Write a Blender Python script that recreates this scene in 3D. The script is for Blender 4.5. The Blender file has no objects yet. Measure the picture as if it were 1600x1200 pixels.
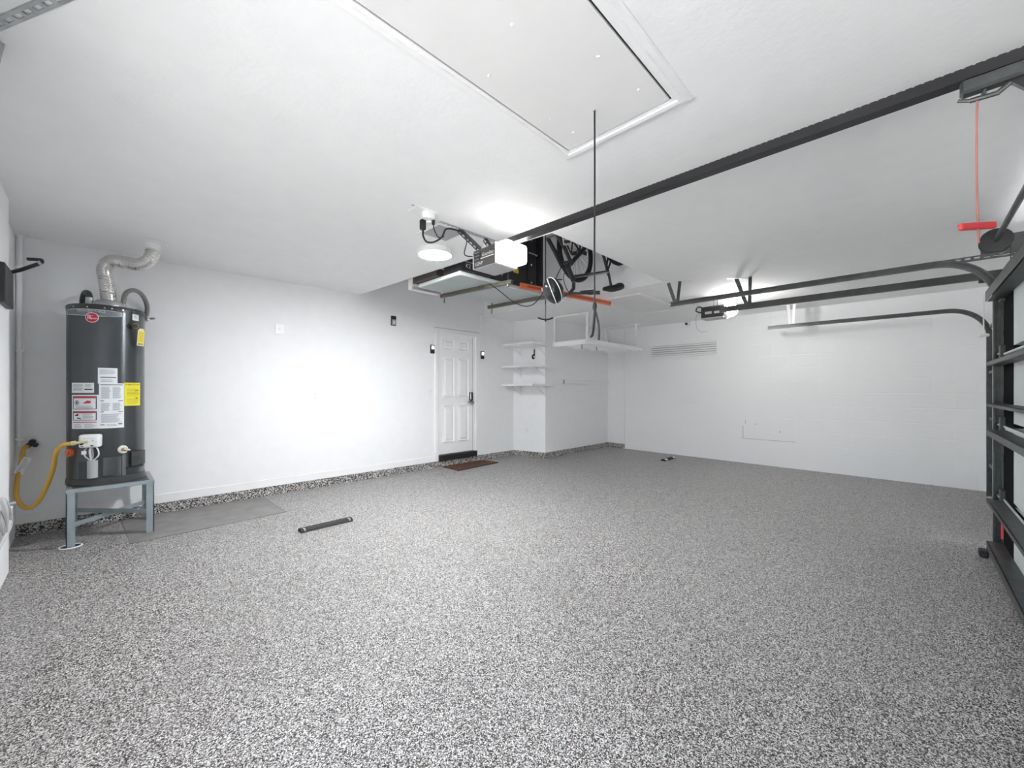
import bpy, bmesh, math, random
from mathutils import Vector, Matrix
random.seed(7)
SC = bpy.context.scene
COL = SC.collection
PI = math.pi
R = math.radians
sin, cos = math.sin, math.cos

# ------------------------------------------------------------------ camera, sky, sun, exposure
cam_d = bpy.data.cameras.new('camera')
cam_d.sensor_width = 36.0
cam_d.lens = 634.0 / 1600.0 * 36.0
cam_d.shift_y = 9.7 / 1600.0
cam_d.clip_start = 0.02
cam = bpy.data.objects.new('camera', cam_d)
COL.objects.link(cam)
cam.location = (0, 0, 1.27)
cam.rotation_euler = (R(90), 0, -R(45.53))
SC.camera = cam

world = bpy.data.worlds.new('world')
SC.world = world
world.use_nodes = True
wn = world.node_tree
wn.nodes.clear()
wo = wn.nodes.new('ShaderNodeOutputWorld')
wb = wn.nodes.new('ShaderNodeBackground')
ws = wn.nodes.new('ShaderNodeTexSky')
ws.sky_type = 'NISHITA'
ws.sun_disc = False
ws.sun_elevation = R(48)
ws.sun_rotation = R(175)
ws.dust_density = 3.0
wb.inputs['Strength'].default_value = 0.1
wn.links.new(ws.outputs[0], wb.inputs[0])
wn.links.new(wb.outputs[0], wo.inputs[0])

sun_d = bpy.data.lights.new('sun', 'SUN')
sun_d.energy = 7.0
sun_d.angle = R(0.6)
sun = bpy.data.objects.new('sun', sun_d)
COL.objects.link(sun)
sun.rotation_euler = Vector((0.18, -0.62, 0.9)).to_track_quat('Z', 'Y').to_euler()

por_d = bpy.data.lights.new('doorway_portal', 'AREA')      # light portal: guides the sky's own light through the side doorway
por_d.shape = 'RECTANGLE'
por_d.size = 1.6
por_d.size_y = 2.15
por_d.cycles.is_portal = True
por = bpy.data.objects.new('doorway_portal', por_d)
COL.objects.link(por)
por.location = (-0.62, 0.7, 1.07)
por.rotation_euler = (R(90), 0, R(-90))

vs = SC.view_settings
vs.view_transform = 'Standard'
vs.look = 'None'
vs.gamma = 1.0
vs.use_curve_mapping = False
vs.exposure = 3.55
SC.cycles.max_bounces = 14
SC.cycles.diffuse_bounces = 8
SC.cycles.sample_clamp_indirect = 8.0

# ------------------------------------------------------------------ materials
MATS = {}


def mat(name, col=(.8, .8, .8), rough=.5, metal=0.0, var=0.0, vscale=8.0, bump=0.0, bscale=60.0, bdist=.004,
        emit=None, estr=0.0, alpha=1.0, coat=0.0, spec=0.5):
    if name in MATS:
        return MATS[name]
    m = bpy.data.materials.new(name)
    m.use_nodes = True
    nt = m.node_tree
    b = nt.nodes['Principled BSDF']
    b.inputs['Base Color'].default_value = (*col, 1)
    b.inputs['Roughness'].default_value = rough
    b.inputs['Metallic'].default_value = metal
    b.inputs['Specular IOR Level'].default_value = spec
    if coat:
        b.inputs['Coat Weight'].default_value = coat
        b.inputs['Coat Roughness'].default_value = .08
    if alpha < 1:
        b.inputs['Alpha'].default_value = alpha
    if emit:
        b.inputs['Emission Color'].default_value = (*emit, 1)
        b.inputs['Emission Strength'].default_value = estr
    tc = nt.nodes.new('ShaderNodeTexCoord')
    n = nt.nodes.new('ShaderNodeTexNoise')
    n.inputs['Scale'].default_value = vscale
    n.inputs['Detail'].default_value = 5
    nt.links.new(tc.outputs['Object'], n.inputs['Vector'])
    mr = nt.nodes.new('ShaderNodeMapRange')
    mr.inputs['From Min'].default_value = .3
    mr.inputs['From Max'].default_value = .7
    mr.inputs['To Min'].default_value = 1 - max(var, .02)
    mr.inputs['To Max'].default_value = 1 + max(var, .02) * .4
    nt.links.new(n.outputs['Fac'], mr.inputs['Value'])
    mx = nt.nodes.new('ShaderNodeVectorMath')
    mx.operation = 'SCALE'
    mx.inputs[0].default_value = col
    nt.links.new(mr.outputs['Result'], mx.inputs['Scale'])
    nt.links.new(mx.outputs['Vector'], b.inputs['Base Color'])
    if bump:
        n2 = nt.nodes.new('ShaderNodeTexNoise')
        n2.inputs['Scale'].default_value = bscale
        n2.inputs['Detail'].default_value = 4
        nt.links.new(tc.outputs['Object'], n2.inputs['Vector'])
        bp = nt.nodes.new('ShaderNodeBump')
        bp.inputs['Strength'].default_value = bump
        bp.inputs['Distance'].default_value = bdist
        nt.links.new(n2.outputs['Fac'], bp.inputs['Height'])
        nt.links.new(bp.outputs['Normal'], b.inputs['Normal'])
    MATS[name] = m
    return m


def flake_mat(name, scale):
    """pebbled epoxy: cells of white, grey, tan, brown and black chips under a clear coat"""
    m = bpy.data.materials.new(name)
    m.use_nodes = True
    nt = m.node_tree
    b = nt.nodes['Principled BSDF']
    tc = nt.nodes.new('ShaderNodeTexCoord')
    v = nt.nodes.new('ShaderNodeTexVoronoi')
    v.inputs['Scale'].default_value = scale
    nt.links.new(tc.outputs['Object'], v.inputs['Vector'])
    sx = nt.nodes.new('ShaderNodeSeparateColor')
    nt.links.new(v.outputs['Color'], sx.inputs['Color'])
    cr = nt.nodes.new('ShaderNodeValToRGB')
    cr.color_ramp.interpolation = 'CONSTANT'
    el = cr.color_ramp.elements
    stops = [(0, (.009, .008, .008)), (.24, (.06, .05, .044)), (.37, (.22, .185, .155)), (.45, (.25, .245, .24)),
             (.58, (.48, .47, .46)), (.74, (.72, .71, .70)), (.91, (.38, .375, .375))]
    el[0].position, el[0].color = 0, (*stops[0][1], 1)
    el[1].position, el[1].color = stops[1][0], (*stops[1][1], 1)
    for p, c in stops[2:]:
        e = el.new(p)
        e.color = (*c, 1)
    nt.links.new(sx.outputs[0], cr.inputs['Fac'])
    nt.links.new(cr.outputs['Color'], b.inputs['Base Color'])
    b.inputs['Roughness'].default_value = .4
    b.inputs['Specular IOR Level'].default_value = .4
    bp = nt.nodes.new('ShaderNodeBump')
    bp.inputs['Strength'].default_value = .5
    bp.inputs['Distance'].default_value = .003
    bp.invert = True
    nt.links.new(v.outputs['Distance'], bp.inputs['Height'])
    nt.links.new(bp.outputs['Normal'], b.inputs['Normal'])
    MATS[name] = m
    return m


def block_mat(name, col):
    """painted concrete block: very shallow mortar joints under thick paint"""
    m = bpy.data.materials.new(name)
    m.use_nodes = True
    nt = m.node_tree
    b = nt.nodes['Principled BSDF']
    b.inputs['Base Color'].default_value = (*col, 1)
    b.inputs['Roughness'].default_value = .6
    tc = nt.nodes.new('ShaderNodeTexCoord')
    mp = nt.nodes.new('ShaderNodeMapping')
    mp.inputs['Rotation'].default_value = (R(90), 0, R(90))
    nt.links.new(tc.outputs['Object'], mp.inputs['Vector'])
    sep = nt.nodes.new('ShaderNodeSeparateXYZ')
    nt.links.new(tc.outputs['Object'], sep.inputs[0])
    cb = nt.nodes.new('ShaderNodeCombineXYZ')
    nt.links.new(sep.outputs['Y'], cb.inputs['X'])
    nt.links.new(sep.outputs['Z'], cb.inputs['Y'])
    br = nt.nodes.new('ShaderNodeTexBrick')
    br.inputs['Scale'].default_value = 1.0
    br.inputs['Brick Width'].default_value = .41
    br.inputs['Row Height'].default_value = .205
    br.inputs['Mortar Size'].default_value = .006
    br.inputs['Mortar Smooth'].default_value = .8
    br.inputs['Color1'].default_value = (1, 1, 1, 1)
    br.inputs['Color2'].default_value = (1, 1, 1, 1)
    br.inputs['Mortar'].default_value = (0, 0, 0, 1)
    nt.links.new(cb.outputs[0], br.inputs['Vector'])
    n2 = nt.nodes.new('ShaderNodeTexNoise')
    n2.inputs['Scale'].default_value = 14
    nt.links.new(tc.outputs['Object'], n2.inputs['Vector'])
    ad = nt.nodes.new('ShaderNodeMath')
    ad.operation = 'MULTIPLY_ADD'
    ad.inputs[1].default_value = .6
    nt.links.new(n2.outputs['Fac'], ad.inputs[0])
    nt.links.new(br.outputs['Color'], ad.inputs[2])
    bp = nt.nodes.new('ShaderNodeBump')
    bp.inputs['Strength'].default_value = .4
    bp.inputs['Distance'].default_value = .004
    nt.links.new(ad.outputs[0], bp.inputs['Height'])
    nt.links.new(bp.outputs['Normal'], b.inputs['Normal'])
    MATS[name] = m
    return m


M_FLOOR = flake_mat('epoxy_pebble_floor', 265)
M_CURB = flake_mat('epoxy_pebble_curb', 120)
M_WALL = mat('white_wall_paint', (.875, .882, .895), .65, var=.02, bump=.25, bscale=90, bdist=.002)
M_CEIL = mat('ceiling_paint', (.885, .888, .892), .8, var=.02, bump=.22, bscale=45, bdist=.006)
M_BLOCK = block_mat('painted_block', (.875, .88, .89))
M_TRIM = mat('white_trim', (.88, .88, .885), .4, var=.02)
M_PANEL = mat('hatch_panel_white', (.80, .80, .79), .55, var=.02)
M_DARKGAP = mat('dark_gap', (.02, .02, .02), .8)
M_BLACK = mat('black_plastic', (.016, .016, .018), .45, var=.1)
M_MATTE = mat('matte_black_steel', (.012, .012, .013), 1.0, spec=0.05)
M_RUBBER = mat('black_rubber', (.02, .02, .022), .7, var=.15, vscale=30)
M_GALV = mat('galvanised_dark', (.105, .112, .112), .45, .7, var=.25, vscale=14)
M_GALVL = mat('galvanised_light', (.55, .57, .58), .4, .8, var=.2, vscale=12)
M_STEEL = mat('grey_steel', (.36, .38, .39), .4, .85, var=.2)
M_RAIL = mat('opener_rail_black', (.03, .03, .034), .4, .3, var=.2)
M_OLIVE = mat('strut_olive', (.17, .165, .13), .45, .6, var=.25)
M_TANK = mat('tank_grey_enamel', (.12, .13, .138), .3, .75, var=.06)
_nt = M_TANK.node_tree
_b = _nt.nodes['Principled BSDF']
_tg = _nt.nodes.new('ShaderNodeTangent')
_tg.direction_type = 'RADIAL'
_tg.axis = 'Z'
_nt.links.new(_tg.outputs['Tangent'], _b.inputs['Tangent'])
_b.inputs['Anisotropic'].default_value = .92
_b.inputs['Anisotropic Rotation'].default_value = .25
M_TANKD = mat('tank_dark_trim', (.06, .063, .066), .35, .3)
M_STAND = mat('stand_blue_grey', (.36, .43, .46), .45, .4, var=.1)
M_DUCT = mat('flexible_duct', (.74, .73, .71), .25, .9, var=.1)
M_YEL = mat('gas_hose_yellow', (.72, .43, .07), .45, var=.08)
M_YLAB = mat('yellow_label', (.85, .76, .04), .5)
M_PAPER = mat('white_label', (.84, .87, .89), .45)
M_INK = mat('label_ink', (.05, .05, .055), .6)
M_GINK = mat('label_grey_ink', (.42, .46, .49), .6)
M_RINK = mat('label_red_ink', (.55, .06, .07), .6)
M_RED = mat('red_plastic', (.72, .07, .08), .4)
M_ORANGE = mat('orange_plastic', (.75, .17, .07), .45)
M_WHITEP = mat('white_plastic', (.86, .86, .86), .35)
M_GREYP = mat('grey_plastic', (.42, .43, .44), .45)
M_BOARD = mat('grey_board', (.46, .50, .50), .5, var=.06)
M_BROWN = mat('coir_brown', (.13, .06, .028), .95, var=.35, vscale=60, bump=.6, bscale=200)
M_CLEAR = mat('grey_floor_sheet', (.235, .225, .22), .55, var=.22, vscale=7)
M_TYRE = mat('tyre_black', (.018, .018, .02), .75)
M_BIKE = mat('bike_black', (.022, .022, .026), .3, .2)
M_SPOKE = mat('spoke_steel', (.3, .3, .3), .3, .9)
M_CASE = mat('case_black', (.028, .027, .03), .5, var=.2, vscale=20)
M_BEIGE = mat('door_skin_pale', (.60, .63, .64), .5, var=.05)
M_SILVER = mat('silver_edge', (.75, .76, .77), .25, .9)
M_BRASS = mat('brass', (.6, .45, .15), .35, .9)
M_SCREEN = mat('lit_screen', (.8, .85, .82), .4, emit=(.8, .95, .88), estr=.5)
M_LAMP = mat('lamp_diffuser', (.9, .9, .88), .4, emit=(.97, .985, 1), estr=44.0)
M_LENS = mat('opener_lens', (.9, .9, .87), .4, emit=(1, .985, .94), estr=1.1)
M_LENS2 = mat('bulb_lens', (.9, .9, .87), .4, emit=(1, .99, .96), estr=11.0)
M_CONC = mat('outdoor_concrete', (.62, .61, .58), .8, var=.12)
M_GRILLE = mat('grille_grey', (.50, .50, .49), .5)
M_HOSEW = mat('pale_hose', (.55, .55, .56), .5, var=.06)

# ------------------------------------------------------------------ mesh helpers


class MB:
    def __init__(self):
        self.v = []
        self.f = []

    def add(self, vs, fs):
        o = len(self.v)
        self.v += [tuple(p) for p in vs]
        self.f += [tuple(i + o for i in f) for f in fs]
        return self

    def box(self, x0, x1, y0, y1, z0, z1, M=None):
        vs = [(x, y, z) for x in (x0, x1) for y in (y0, y1) for z in (z0, z1)]
        if M is not None:
            vs = [tuple(M @ Vector(p)) for p in vs]
        return self.add(vs, [(0, 1, 3, 2), (4, 6, 7, 5), (0, 4, 5, 1), (2, 3, 7, 6), (0, 2, 6, 4), (1, 5, 7, 3)])

    def bbox(self, x0, x1, y0, y1, z0, z1, b=.004, M=None, seg=1):
        """bevelled box"""
        bm = bmesh.new()
        bmesh.ops.create_cube(bm, size=1)
        for p in bm.verts:
            p.co = Vector(((x0 + x1) / 2 + p.co.x * (x1 - x0), (y0 + y1) / 2 + p.co.y * (y1 - y0), (z0 + z1) / 2 + p.co.z * (z1 - z0)))
        bmesh.ops.bevel(bm, geom=bm.edges[:], offset=b, segments=seg, affect='EDGES', profile=.5)
        bm.verts.ensure_lookup_table()
        vs = [tuple(M @ p.co) if M is not None else tuple(p.co) for p in bm.verts]
        fs = [tuple(q.index for q in f.verts) for f in bm.faces]
        bm.free()
        return self.add(vs, fs)

    def cyl(self, a, b, r, n=16, r2=None, cap=True):
        a, b = Vector(a), Vector(b)
        d = (b - a).normalized()
        u = d.orthogonal().normalized()
        w = d.cross(u)
        r2 = r if r2 is None else r2
        vs = []
        for c, rr in ((a, r), (b, r2)):
            for i in range(n):
                t = 2 * PI * i / n
                vs.append(c + u * (rr * cos(t)) + w * (rr * sin(t)))
        fs = [(i, (i + 1) % n, n + (i + 1) % n, n + i) for i in range(n)]
        if cap:
            fs += [tuple(range(n - 1, -1, -1)), tuple(range(n, 2 * n))]
        return self.add(vs, fs)

    def tube(self, pts, r, n=8, closed=False, cap=True):
        pts = [Vector(p) for p in pts]
        m = len(pts)
        rr = r if isinstance(r, (list, tuple)) else [r] * m
        vs = []
        prev = None
        for i, p in enumerate(pts):
            if closed:
                d = pts[(i + 1) % m] - pts[i - 1]
            else:
                d = pts[min(i + 1, m - 1)] - pts[max(i - 1, 0)]
            d.normalize()
            if prev is None:
                u = d.orthogonal().normalized()
            else:
                u = (prev - d * prev.dot(d))
                u = u.normalized() if u.length > 1e-6 else d.orthogonal().normalized()
            prev = u
            w = d.cross(u)
            for k in range(n):
                t = 2 * PI * k / n
                vs.append(p + u * (rr[i] * cos(t)) + w * (rr[i] * sin(t)))
        fs = []
        for i in range(m if closed else m - 1):
            j = (i + 1) % m
            for k in range(n):
                l = (k + 1) % n
                fs.append((i * n + k, i * n + l, j * n + l, j * n + k))
        if cap and not closed:
            fs += [tuple(range(n - 1, -1, -1)), tuple((m - 1) * n + k for k in range(n))]
        return self.add(vs, fs)

    def lathe(self, prof, c=(0, 0, 0), n=32, axis='z'):
        vs = []
        for (r, z) in prof:
            for i in range(n):
                t = 2 * PI * i / n
                if axis == 'z':
                    vs.append((c[0] + r * cos(t), c[1] + r * sin(t), c[2] + z))
                elif axis == 'y':
                    vs.append((c[0] + r * cos(t), c[1] + z, c[2] + r * sin(t)))
                else:
                    vs.append((c[0] + z, c[1] + r * cos(t), c[2] + r * sin(t)))
        fs = []
        for j in range(len(prof) - 1):
            for i in range(n):
                k = (i + 1) % n
                fs.append((j * n + i, j * n + k, (j + 1) * n + k, (j + 1) * n + i))
        fs += [tuple(range(n - 1, -1, -1)), tuple((len(prof) - 1) * n + i for i in range(n))]
        return self.add(vs, fs)

    def prism(self, poly, h0, h1, plane='xy'):
        n = len(poly)

        def P(a, b, h):
            return {'xy': (a, b, h), 'xz': (a, h, b), 'yz': (h, a, b)}[plane]
        vs = [P(a, b, h0) for a, b in poly] + [P(a, b, h1) for a, b in poly]
        fs = [(i, (i + 1) % n, n + (i + 1) % n, n + i) for i in range(n)]
        fs += [tuple(range(n - 1, -1, -1)), tuple(range(n, 2 * n))]
        return self.add(vs, fs)

    def sweep(self, path, prof):
        """path: points with local frames [(origin, normal, side)]; prof: closed polygon (n, s)"""
        m, n = len(path), len(prof)
        vs = []
        for o, nn, ss in path:
            o, nn, ss = Vector(o), Vector(nn), Vector(ss)
            for a, b in prof:
                vs.append(o + nn * a + ss * b)
        fs = []
        for i in range(m - 1):
            for k in range(n):
                l = (k + 1) % n
                fs.append((i * n + k, i * n + l, (i + 1) * n + l, (i + 1) * n + k))
        fs += [tuple(range(n - 1, -1, -1)), tuple((m - 1) * n + k for k in range(n))]
        return self.add(vs, fs)

    def build(self, name, m, parent=None, smooth=False):
        me = bpy.data.meshes.new(name)
        me.from_pydata(self.v, [], self.f)
        me.update()
        bm = bmesh.new()
        bm.from_mesh(me)
        bmesh.ops.recalc_face_normals(bm, faces=bm.faces[:])
        bm.to_mesh(me)
        bm.free()
        me.materials.append(m)
        if smooth:
            for p in me.polygons:
                p.use_smooth = True
            try:
                me.set_sharp_from_angle(angle=R(42))
            except Exception:
                pass
        o = bpy.data.objects.new(name, me)
        COL.objects.link(o)
        if parent is not None:
            o.parent = parent
        return o


def at(o, loc):
    """set the thing's origin to loc while leaving its geometry where it stands"""
    l = Vector(loc)
    o.data.transform(Matrix.Translation(-l))
    o.location = l
    return o


def tag(o, label, cat, group=None):
    o['label'] = label
    o['category'] = cat
    if group:
        o['group'] = group
    return o


def thing(name, label, cat, group=None):
    o = bpy.data.objects.new(name, None)
    COL.objects.link(o)
    o.empty_display_size = .1
    return tag(o, label, cat, group)


def struct(o, label=None):
    o['kind'] = 'structure'
    if label:
        o['label'] = label
    return o


def smoothpath(pts, n=6):
    """Catmull-Rom"""
    P = [Vector(p) for p in pts]
    P = [P[0] * 2 - P[1]] + P + [P[-1] * 2 - P[-2]]
    out = []
    for i in range(1, len(P) - 2):
        a, b, c, d = P[i - 1:i + 3]
        for k in range(n):
            t = k / n
            out.append(.5 * ((2 * b) + (c - a) * t + (2 * a - 5 * b + 4 * c - d) * t * t + (3 * b - a - 3 * c + d) * t ** 3))
    out.append(P[-2])
    return out


def text_mesh(s, size, align='CENTER', shear=0.0):
    cu = bpy.data.curves.new('lettering', 'FONT')
    cu.body = s
    cu.size = size
    cu.align_x = align
    cu.align_y = 'CENTER'
    cu.shear = shear
    cu.resolution_u = 2
    ob = bpy.data.objects.new('lettering', cu)
    COL.objects.link(ob)
    dg = bpy.context.evaluated_depsgraph_get()
    me = bpy.data.meshes.new_from_object(ob.evaluated_get(dg))
    vs = [tuple(p.co) for p in me.vertices]
    fs = [tuple(p.vertices) for p in me.polygons]
    bpy.data.objects.remove(ob)
    bpy.data.curves.remove(cu)
    bpy.data.meshes.remove(me)
    return vs, fs


def text_obj(s, size, fn, m, parent, name='lettering', align='CENTER', shear=0.0):
    vs, fs = text_mesh(s, size, align, shear)
    return MB().add([fn(p[0], p[1]) for p in vs], fs).build(name, m, parent)


# ------------------------------------------------------------------ the room
XL, XP, XR = -0.49, -0.43, 7.82        # left wall corner pocket, left wall face, right wall
YB, YF = 5.363, -0.74                  # back wall, garage-door wall
ZC = 2.569
BX0, BX1, BY = 5.50, 5.67, 4.72        # bump-out in the far corner
RL = [(2.478, YB), (2.625, 2.11), (4.762, 2.11), (4.74, YB)]   # raised storage bay in the ceiling
RTOP = 4.95
DY0, DY1, DZ = -.1, 1.5, 2.12         # side doorway in the left wall, unseen, put in as a daylight opening


def fz(y):
    return .0072 * y


m = MB()
m.add([(-.75, -1.2, fz(-1.2)), (8.2, -1.2, fz(-1.2)), (8.2, 6.0, fz(6.0)), (-.75, 6.0, fz(6.0)),
       (-.75, -1.2, -.2), (8.2, -1.2, -.2), (8.2, 6.0, -.2), (-.75, 6.0, -.2)],
      [(0, 1, 2, 3), (4, 7, 6, 5), (0, 4, 5, 1), (1, 5, 6, 2), (2, 6, 7, 3), (3, 7, 4, 0)])
struct(m.build('floor', M_FLOOR), 'pebbled grey and white epoxy garage floor')

m = MB()
m.box(-.95, 8.2, YF - .25, 2.11, ZC, ZC + .12)
z0, z1 = ZC, ZC + .12
m.prism([(-.95, 2.11), (2.625, 2.11), (2.478, YB + .25), (-.95, YB + .25)], z0, z1)
m.prism([(4.762, 2.11), (8.2, 2.11), (8.2, YB + .25), (4.74, YB + .25)], z0, z1)
ceil = struct(m.build('ceiling', M_CEIL), 'white textured garage ceiling')
m = MB()
t = .08
m.prism([(2.625, 2.11), (2.478, YB), (2.478 - t, YB), (2.625 - t, 2.11 - t)], ZC + .12, RTOP)
m.prism([(2.625 - t, 2.11 - t), (4.762 + t, 2.11 - t), (4.762, 2.11), (2.625, 2.11)], ZC + .12, RTOP)
m.prism([(4.762, 2.11), (4.762 + t, 2.11 - t), (4.74 + t, YB), (4.74, YB)], ZC + .12, RTOP)
m.box(2.38, 4.85, 2.0, YB + .25, RTOP, RTOP + .1)
m.build('recess_lining', M_WALL, ceil)

dX0, dX1, dZ0, dZ1 = 3.775, 4.555, .14, 2.19      # rough opening of the house door
m = MB()
m.box(-.8, dX0, YB, YB + .14, -.2, ZC)
m.box(dX1, 5.9, YB, YB + .14, -.2, ZC)
m.box(dX0, dX1, YB, YB + .14, dZ1, ZC)
m.box(dX0, dX1, YB, YB + .14, -.2, dZ0)
m.box(2.3, 4.95, YB, YB + .14, ZC, RTOP + .05)
struct(m.build('wall_back', M_WALL), 'white back wall behind the water heater')
m = MB()
m.prism([(BX0, YB + .01), (BX1, BY), (XR + .3, BY), (XR + .3, YB + .2), (BX0, YB + .2)], -.2, ZC)
struct(m.build('wall_alcove', M_WALL), 'boxed-out white wall in the far corner')
m = MB()
m.box(XR, XR + .2, YF - .2, YB + .2, -.2, ZC)
wr = struct(m.build('wall_right', M_BLOCK), 'white painted block side wall')
MB().box(XR - .022, XR + .01, 4.31, BY + .02, -.1, ZC).build('drywall_strip', M_WALL, wr)
# left wall with the added side doorway
m = MB()
m.box(-.95, XL, 4.39, YB + .2, -.2, ZC)
m.box(-.70, XP, DY1, 4.39, -.2, ZC)
m.box(-.70, XP, YF - .2, DY0, -.2, ZC)
m.box(-.70, XP, DY0, DY1, DZ, ZC)
wl = struct(m.build('wall_left', M_WALL), 'white left wall beside the water heater')
m = MB()
m.box(-.71, XP + .018, DY0 - .07, DY0 + .02, 0, DZ + .07)
m.box(-.71, XP + .018, DY1 - .02, DY1 + .07, .01, DZ + .07)
m.box(-.71, XP + .018, DY0 + .02, DY1 - .02, DZ - .02, DZ + .07)
struct(m.build('trim_1', M_TRIM), 'white jamb of the unseen side doorway added for daylight')
# garage-door wall
m = MB()
G1 = (-.36, 4.80, 2.08)
G2 = (5.25, 7.22, 2.08)
m.box(-.8, G1[0], YF - .2, YF, -.2, ZC)
m.box(G1[1], G2[0], YF - .2, YF, -.2, ZC)
m.box(G2[1], XR + .1, YF - .2, YF, -.2, ZC)
m.box(G1[0], G1[1], YF - .2, YF, G1[2], ZC)
m.box(G2[0], G2[1], YF - .2, YF, G2[2], ZC)
struct(m.build('wall_front', M_WALL), 'white wall around the garage doors')
# unseen roof slab added outside the side doorway to cut high sky light
o = MB().box(-2.9, -.951, -2.6, 4.2, 2.42, 2.52).build('sky_block_roof', M_TRIM)
struct(o, 'unseen white roof slab added outside the side doorway to block high sky')
# ground outside
o = MB().box(-14, -.70, -8, 14, -.3, -.02).build('driveway', M_CONC)
struct(o, 'pale concrete ground outside the side doorway')

# pebbled curb along the walls and white baseboard above it


def curb(name, pts, label):
    """pts: polyline of wall-foot points, room on the right-hand side when walking"""
    m = MB()
    for (a, b) in zip(pts[:-1], pts[1:]):
        a, b = Vector(a), Vector(b)
        d = (b - a).normalized()
        nrm = Vector((d.y, -d.x))
        a2, b2 = a + nrm * .014, b + nrm * .014
        vs = []
        for p in (a, b, b2, a2):
            vs.append((p.x, p.y, fz(p.y) - .02))
        for p in (a, b, b2 - nrm * .008, a2 - nrm * .008):
            vs.append((p.x, p.y, fz(p.y) + .102))
        m.add(vs, [(0, 1, 5, 4), (1, 2, 6, 5), (2, 3, 7, 6), (3, 0, 4, 7), (4, 5, 6, 7), (0, 3, 2, 1)])
    return struct(m.build(name, M_CURB), label)


curb('baseboard_back', [(XL, YB), (BX0, YB)], 'pebbled epoxy curb along the back wall')
curb('baseboard_alcove', [(BX0, YB + .01), (BX1, BY), (XR - .02, BY)], 'pebbled epoxy curb around the boxed-out corner')
curb('baseboard_right', [(XR - .022, BY), (XR - .022, 4.31)], 'short pebbled curb at the far right corner')
m = MB()
for a, b in ((XL, 3.705), (4.63, BX0)):
    m.box(a, b, YB - .009, YB, .141, .225)
struct(m.build('trim_2', M_TRIM), 'white painted baseboard on the back wall')

# cracked patch on the block wall
m = MB()
m.bbox(XR - .003, XR + .002, 1.30, 2.07, .437, .80, .001)
m.build('patch', M_BLOCK, wr)
m = MB()
m.box(XR - .0045, XR + .001, 2.064, 2.072, .437, .66)
m.box(XR - .0045, XR + .001, 1.31, 2.07, .434, .440)
m.box(XR - .0045, XR + .001, 2.03, 2.036, .69, .76)
m.box(XR - .0045, XR + .001, 1.84, 1.90, .69, .695, Matrix.Translation((0, 1.87, .69)) @ Matrix.Rotation(R(-30), 4, 'X') @ Matrix.Translation((0, -1.87, -.69)))
m.box(XR - .0045, XR + .001, 1.515, 1.53, .575, .60)
m.build('crack', M_GREYP, wr)

# ------------------------------------------------------------------ house door
door = MB().box(dX0 + .02, dX1 - .02, YB + .035, YB + .075, .235, 2.172).build('door_1', M_TRIM)
struct(door, 'white six-panel house door in the back wall')
w = dX1 - dX0 - .04
cols = [(.115, .345), (.435, .665)]
rows = [(1.70, 1.86), (.93, 1.57), (.19, .78)]
for cx0, cx1 in cols:
    for r0, r1 in rows:
        x0, x1 = dX0 + .02 + cx0 * w / .78, dX0 + .02 + cx1 * w / .78
        zz0, zz1 = .235 + r0, .235 + r1
        m = MB()
        y = YB + .035
        # raised field inside a sunk moulding
        m.add([(x0, y - .018, zz0), (x1, y - .018, zz0), (x1, y - .018, zz1), (x0, y - .018, zz1),
               (x0 + .018, y - .001, zz0 + .018), (x1 - .018, y - .001, zz0 + .018), (x1 - .018, y - .001, zz1 - .018), (x0 + .018, y - .001, zz1 - .018),
               (x0 + .05, y - .014, zz0 + .05), (x1 - .05, y - .014, zz0 + .05), (x1 - .05, y - .014, zz1 - .05), (x0 + .05, y - .014, zz1 - .05),
               (x0 - .004, y + .001, zz0 - .004), (x1 + .004, y + .001, zz0 - .004), (x1 + .004, y + .001, zz1 + .004), (x0 - .004, y + .001, zz1 + .004)],
              [(0, 1, 5, 4), (1, 2, 6, 5), (2, 3, 7, 6), (3, 0, 4, 7), (4, 5, 9, 8), (5, 6, 10, 9), (6, 7, 11, 10), (7, 4, 8, 11), (8, 9, 10, 11),
               (12, 13, 1, 0), (13, 14, 2, 1), (14, 15, 3, 2), (15, 12, 0, 3)])
        m.build('panel', M_TRIM, door)
for x0, x1 in ((dX0 - .065, dX0 + .012), (dX1 - .012, dX1 + .075)):
    m = MB()
    m.bbox(x0, x1, YB - .02, YB + .0, .14, 2.262, .005)
    m.box(x0 + .012, x1 - .012, YB - .026, YB - .015, .15, 2.25)
    m.build('casing', M_TRIM, door)
m = MB()
m.bbox(dX0 - .065, dX1 + .075, YB - .021, YB, 2.18, 2.262, .005)
m.box(dX0 - .05, dX1 + .06, YB - .027, YB - .015, 2.19, 2.25)
m.build('casing', M_TRIM, door)
MB().box(dX0 - .062, dX1 + .072, YB - .012, YB, 2.261, 2.269).build('casing_shadow_line', M_GREYP, door)  # grey strip along the casing top stands in for the gap's shadow
m = MB()
m.box(dX0 + .0, dX0 + .022, YB, YB + .10, .2, 2.19)
m.box(dX1 - .022, dX1, YB, YB + .10, .2, 2.19)
m.box(dX0, dX1, YB, YB + .10, 2.17, 2.19)
m.build('jamb', M_TRIM, door)
m = MB()
m.bbox(dX0 + .002, dX1 + .02, YB - .045, YB + .09, .14, .232, .012)
m.build('threshold', M_BLACK, door)
MB().box(dX1 - .03, dX1 - .018, YB + .028, YB + .05, .236, 2.17).build('weatherstrip', M_GREYP, door)
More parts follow.
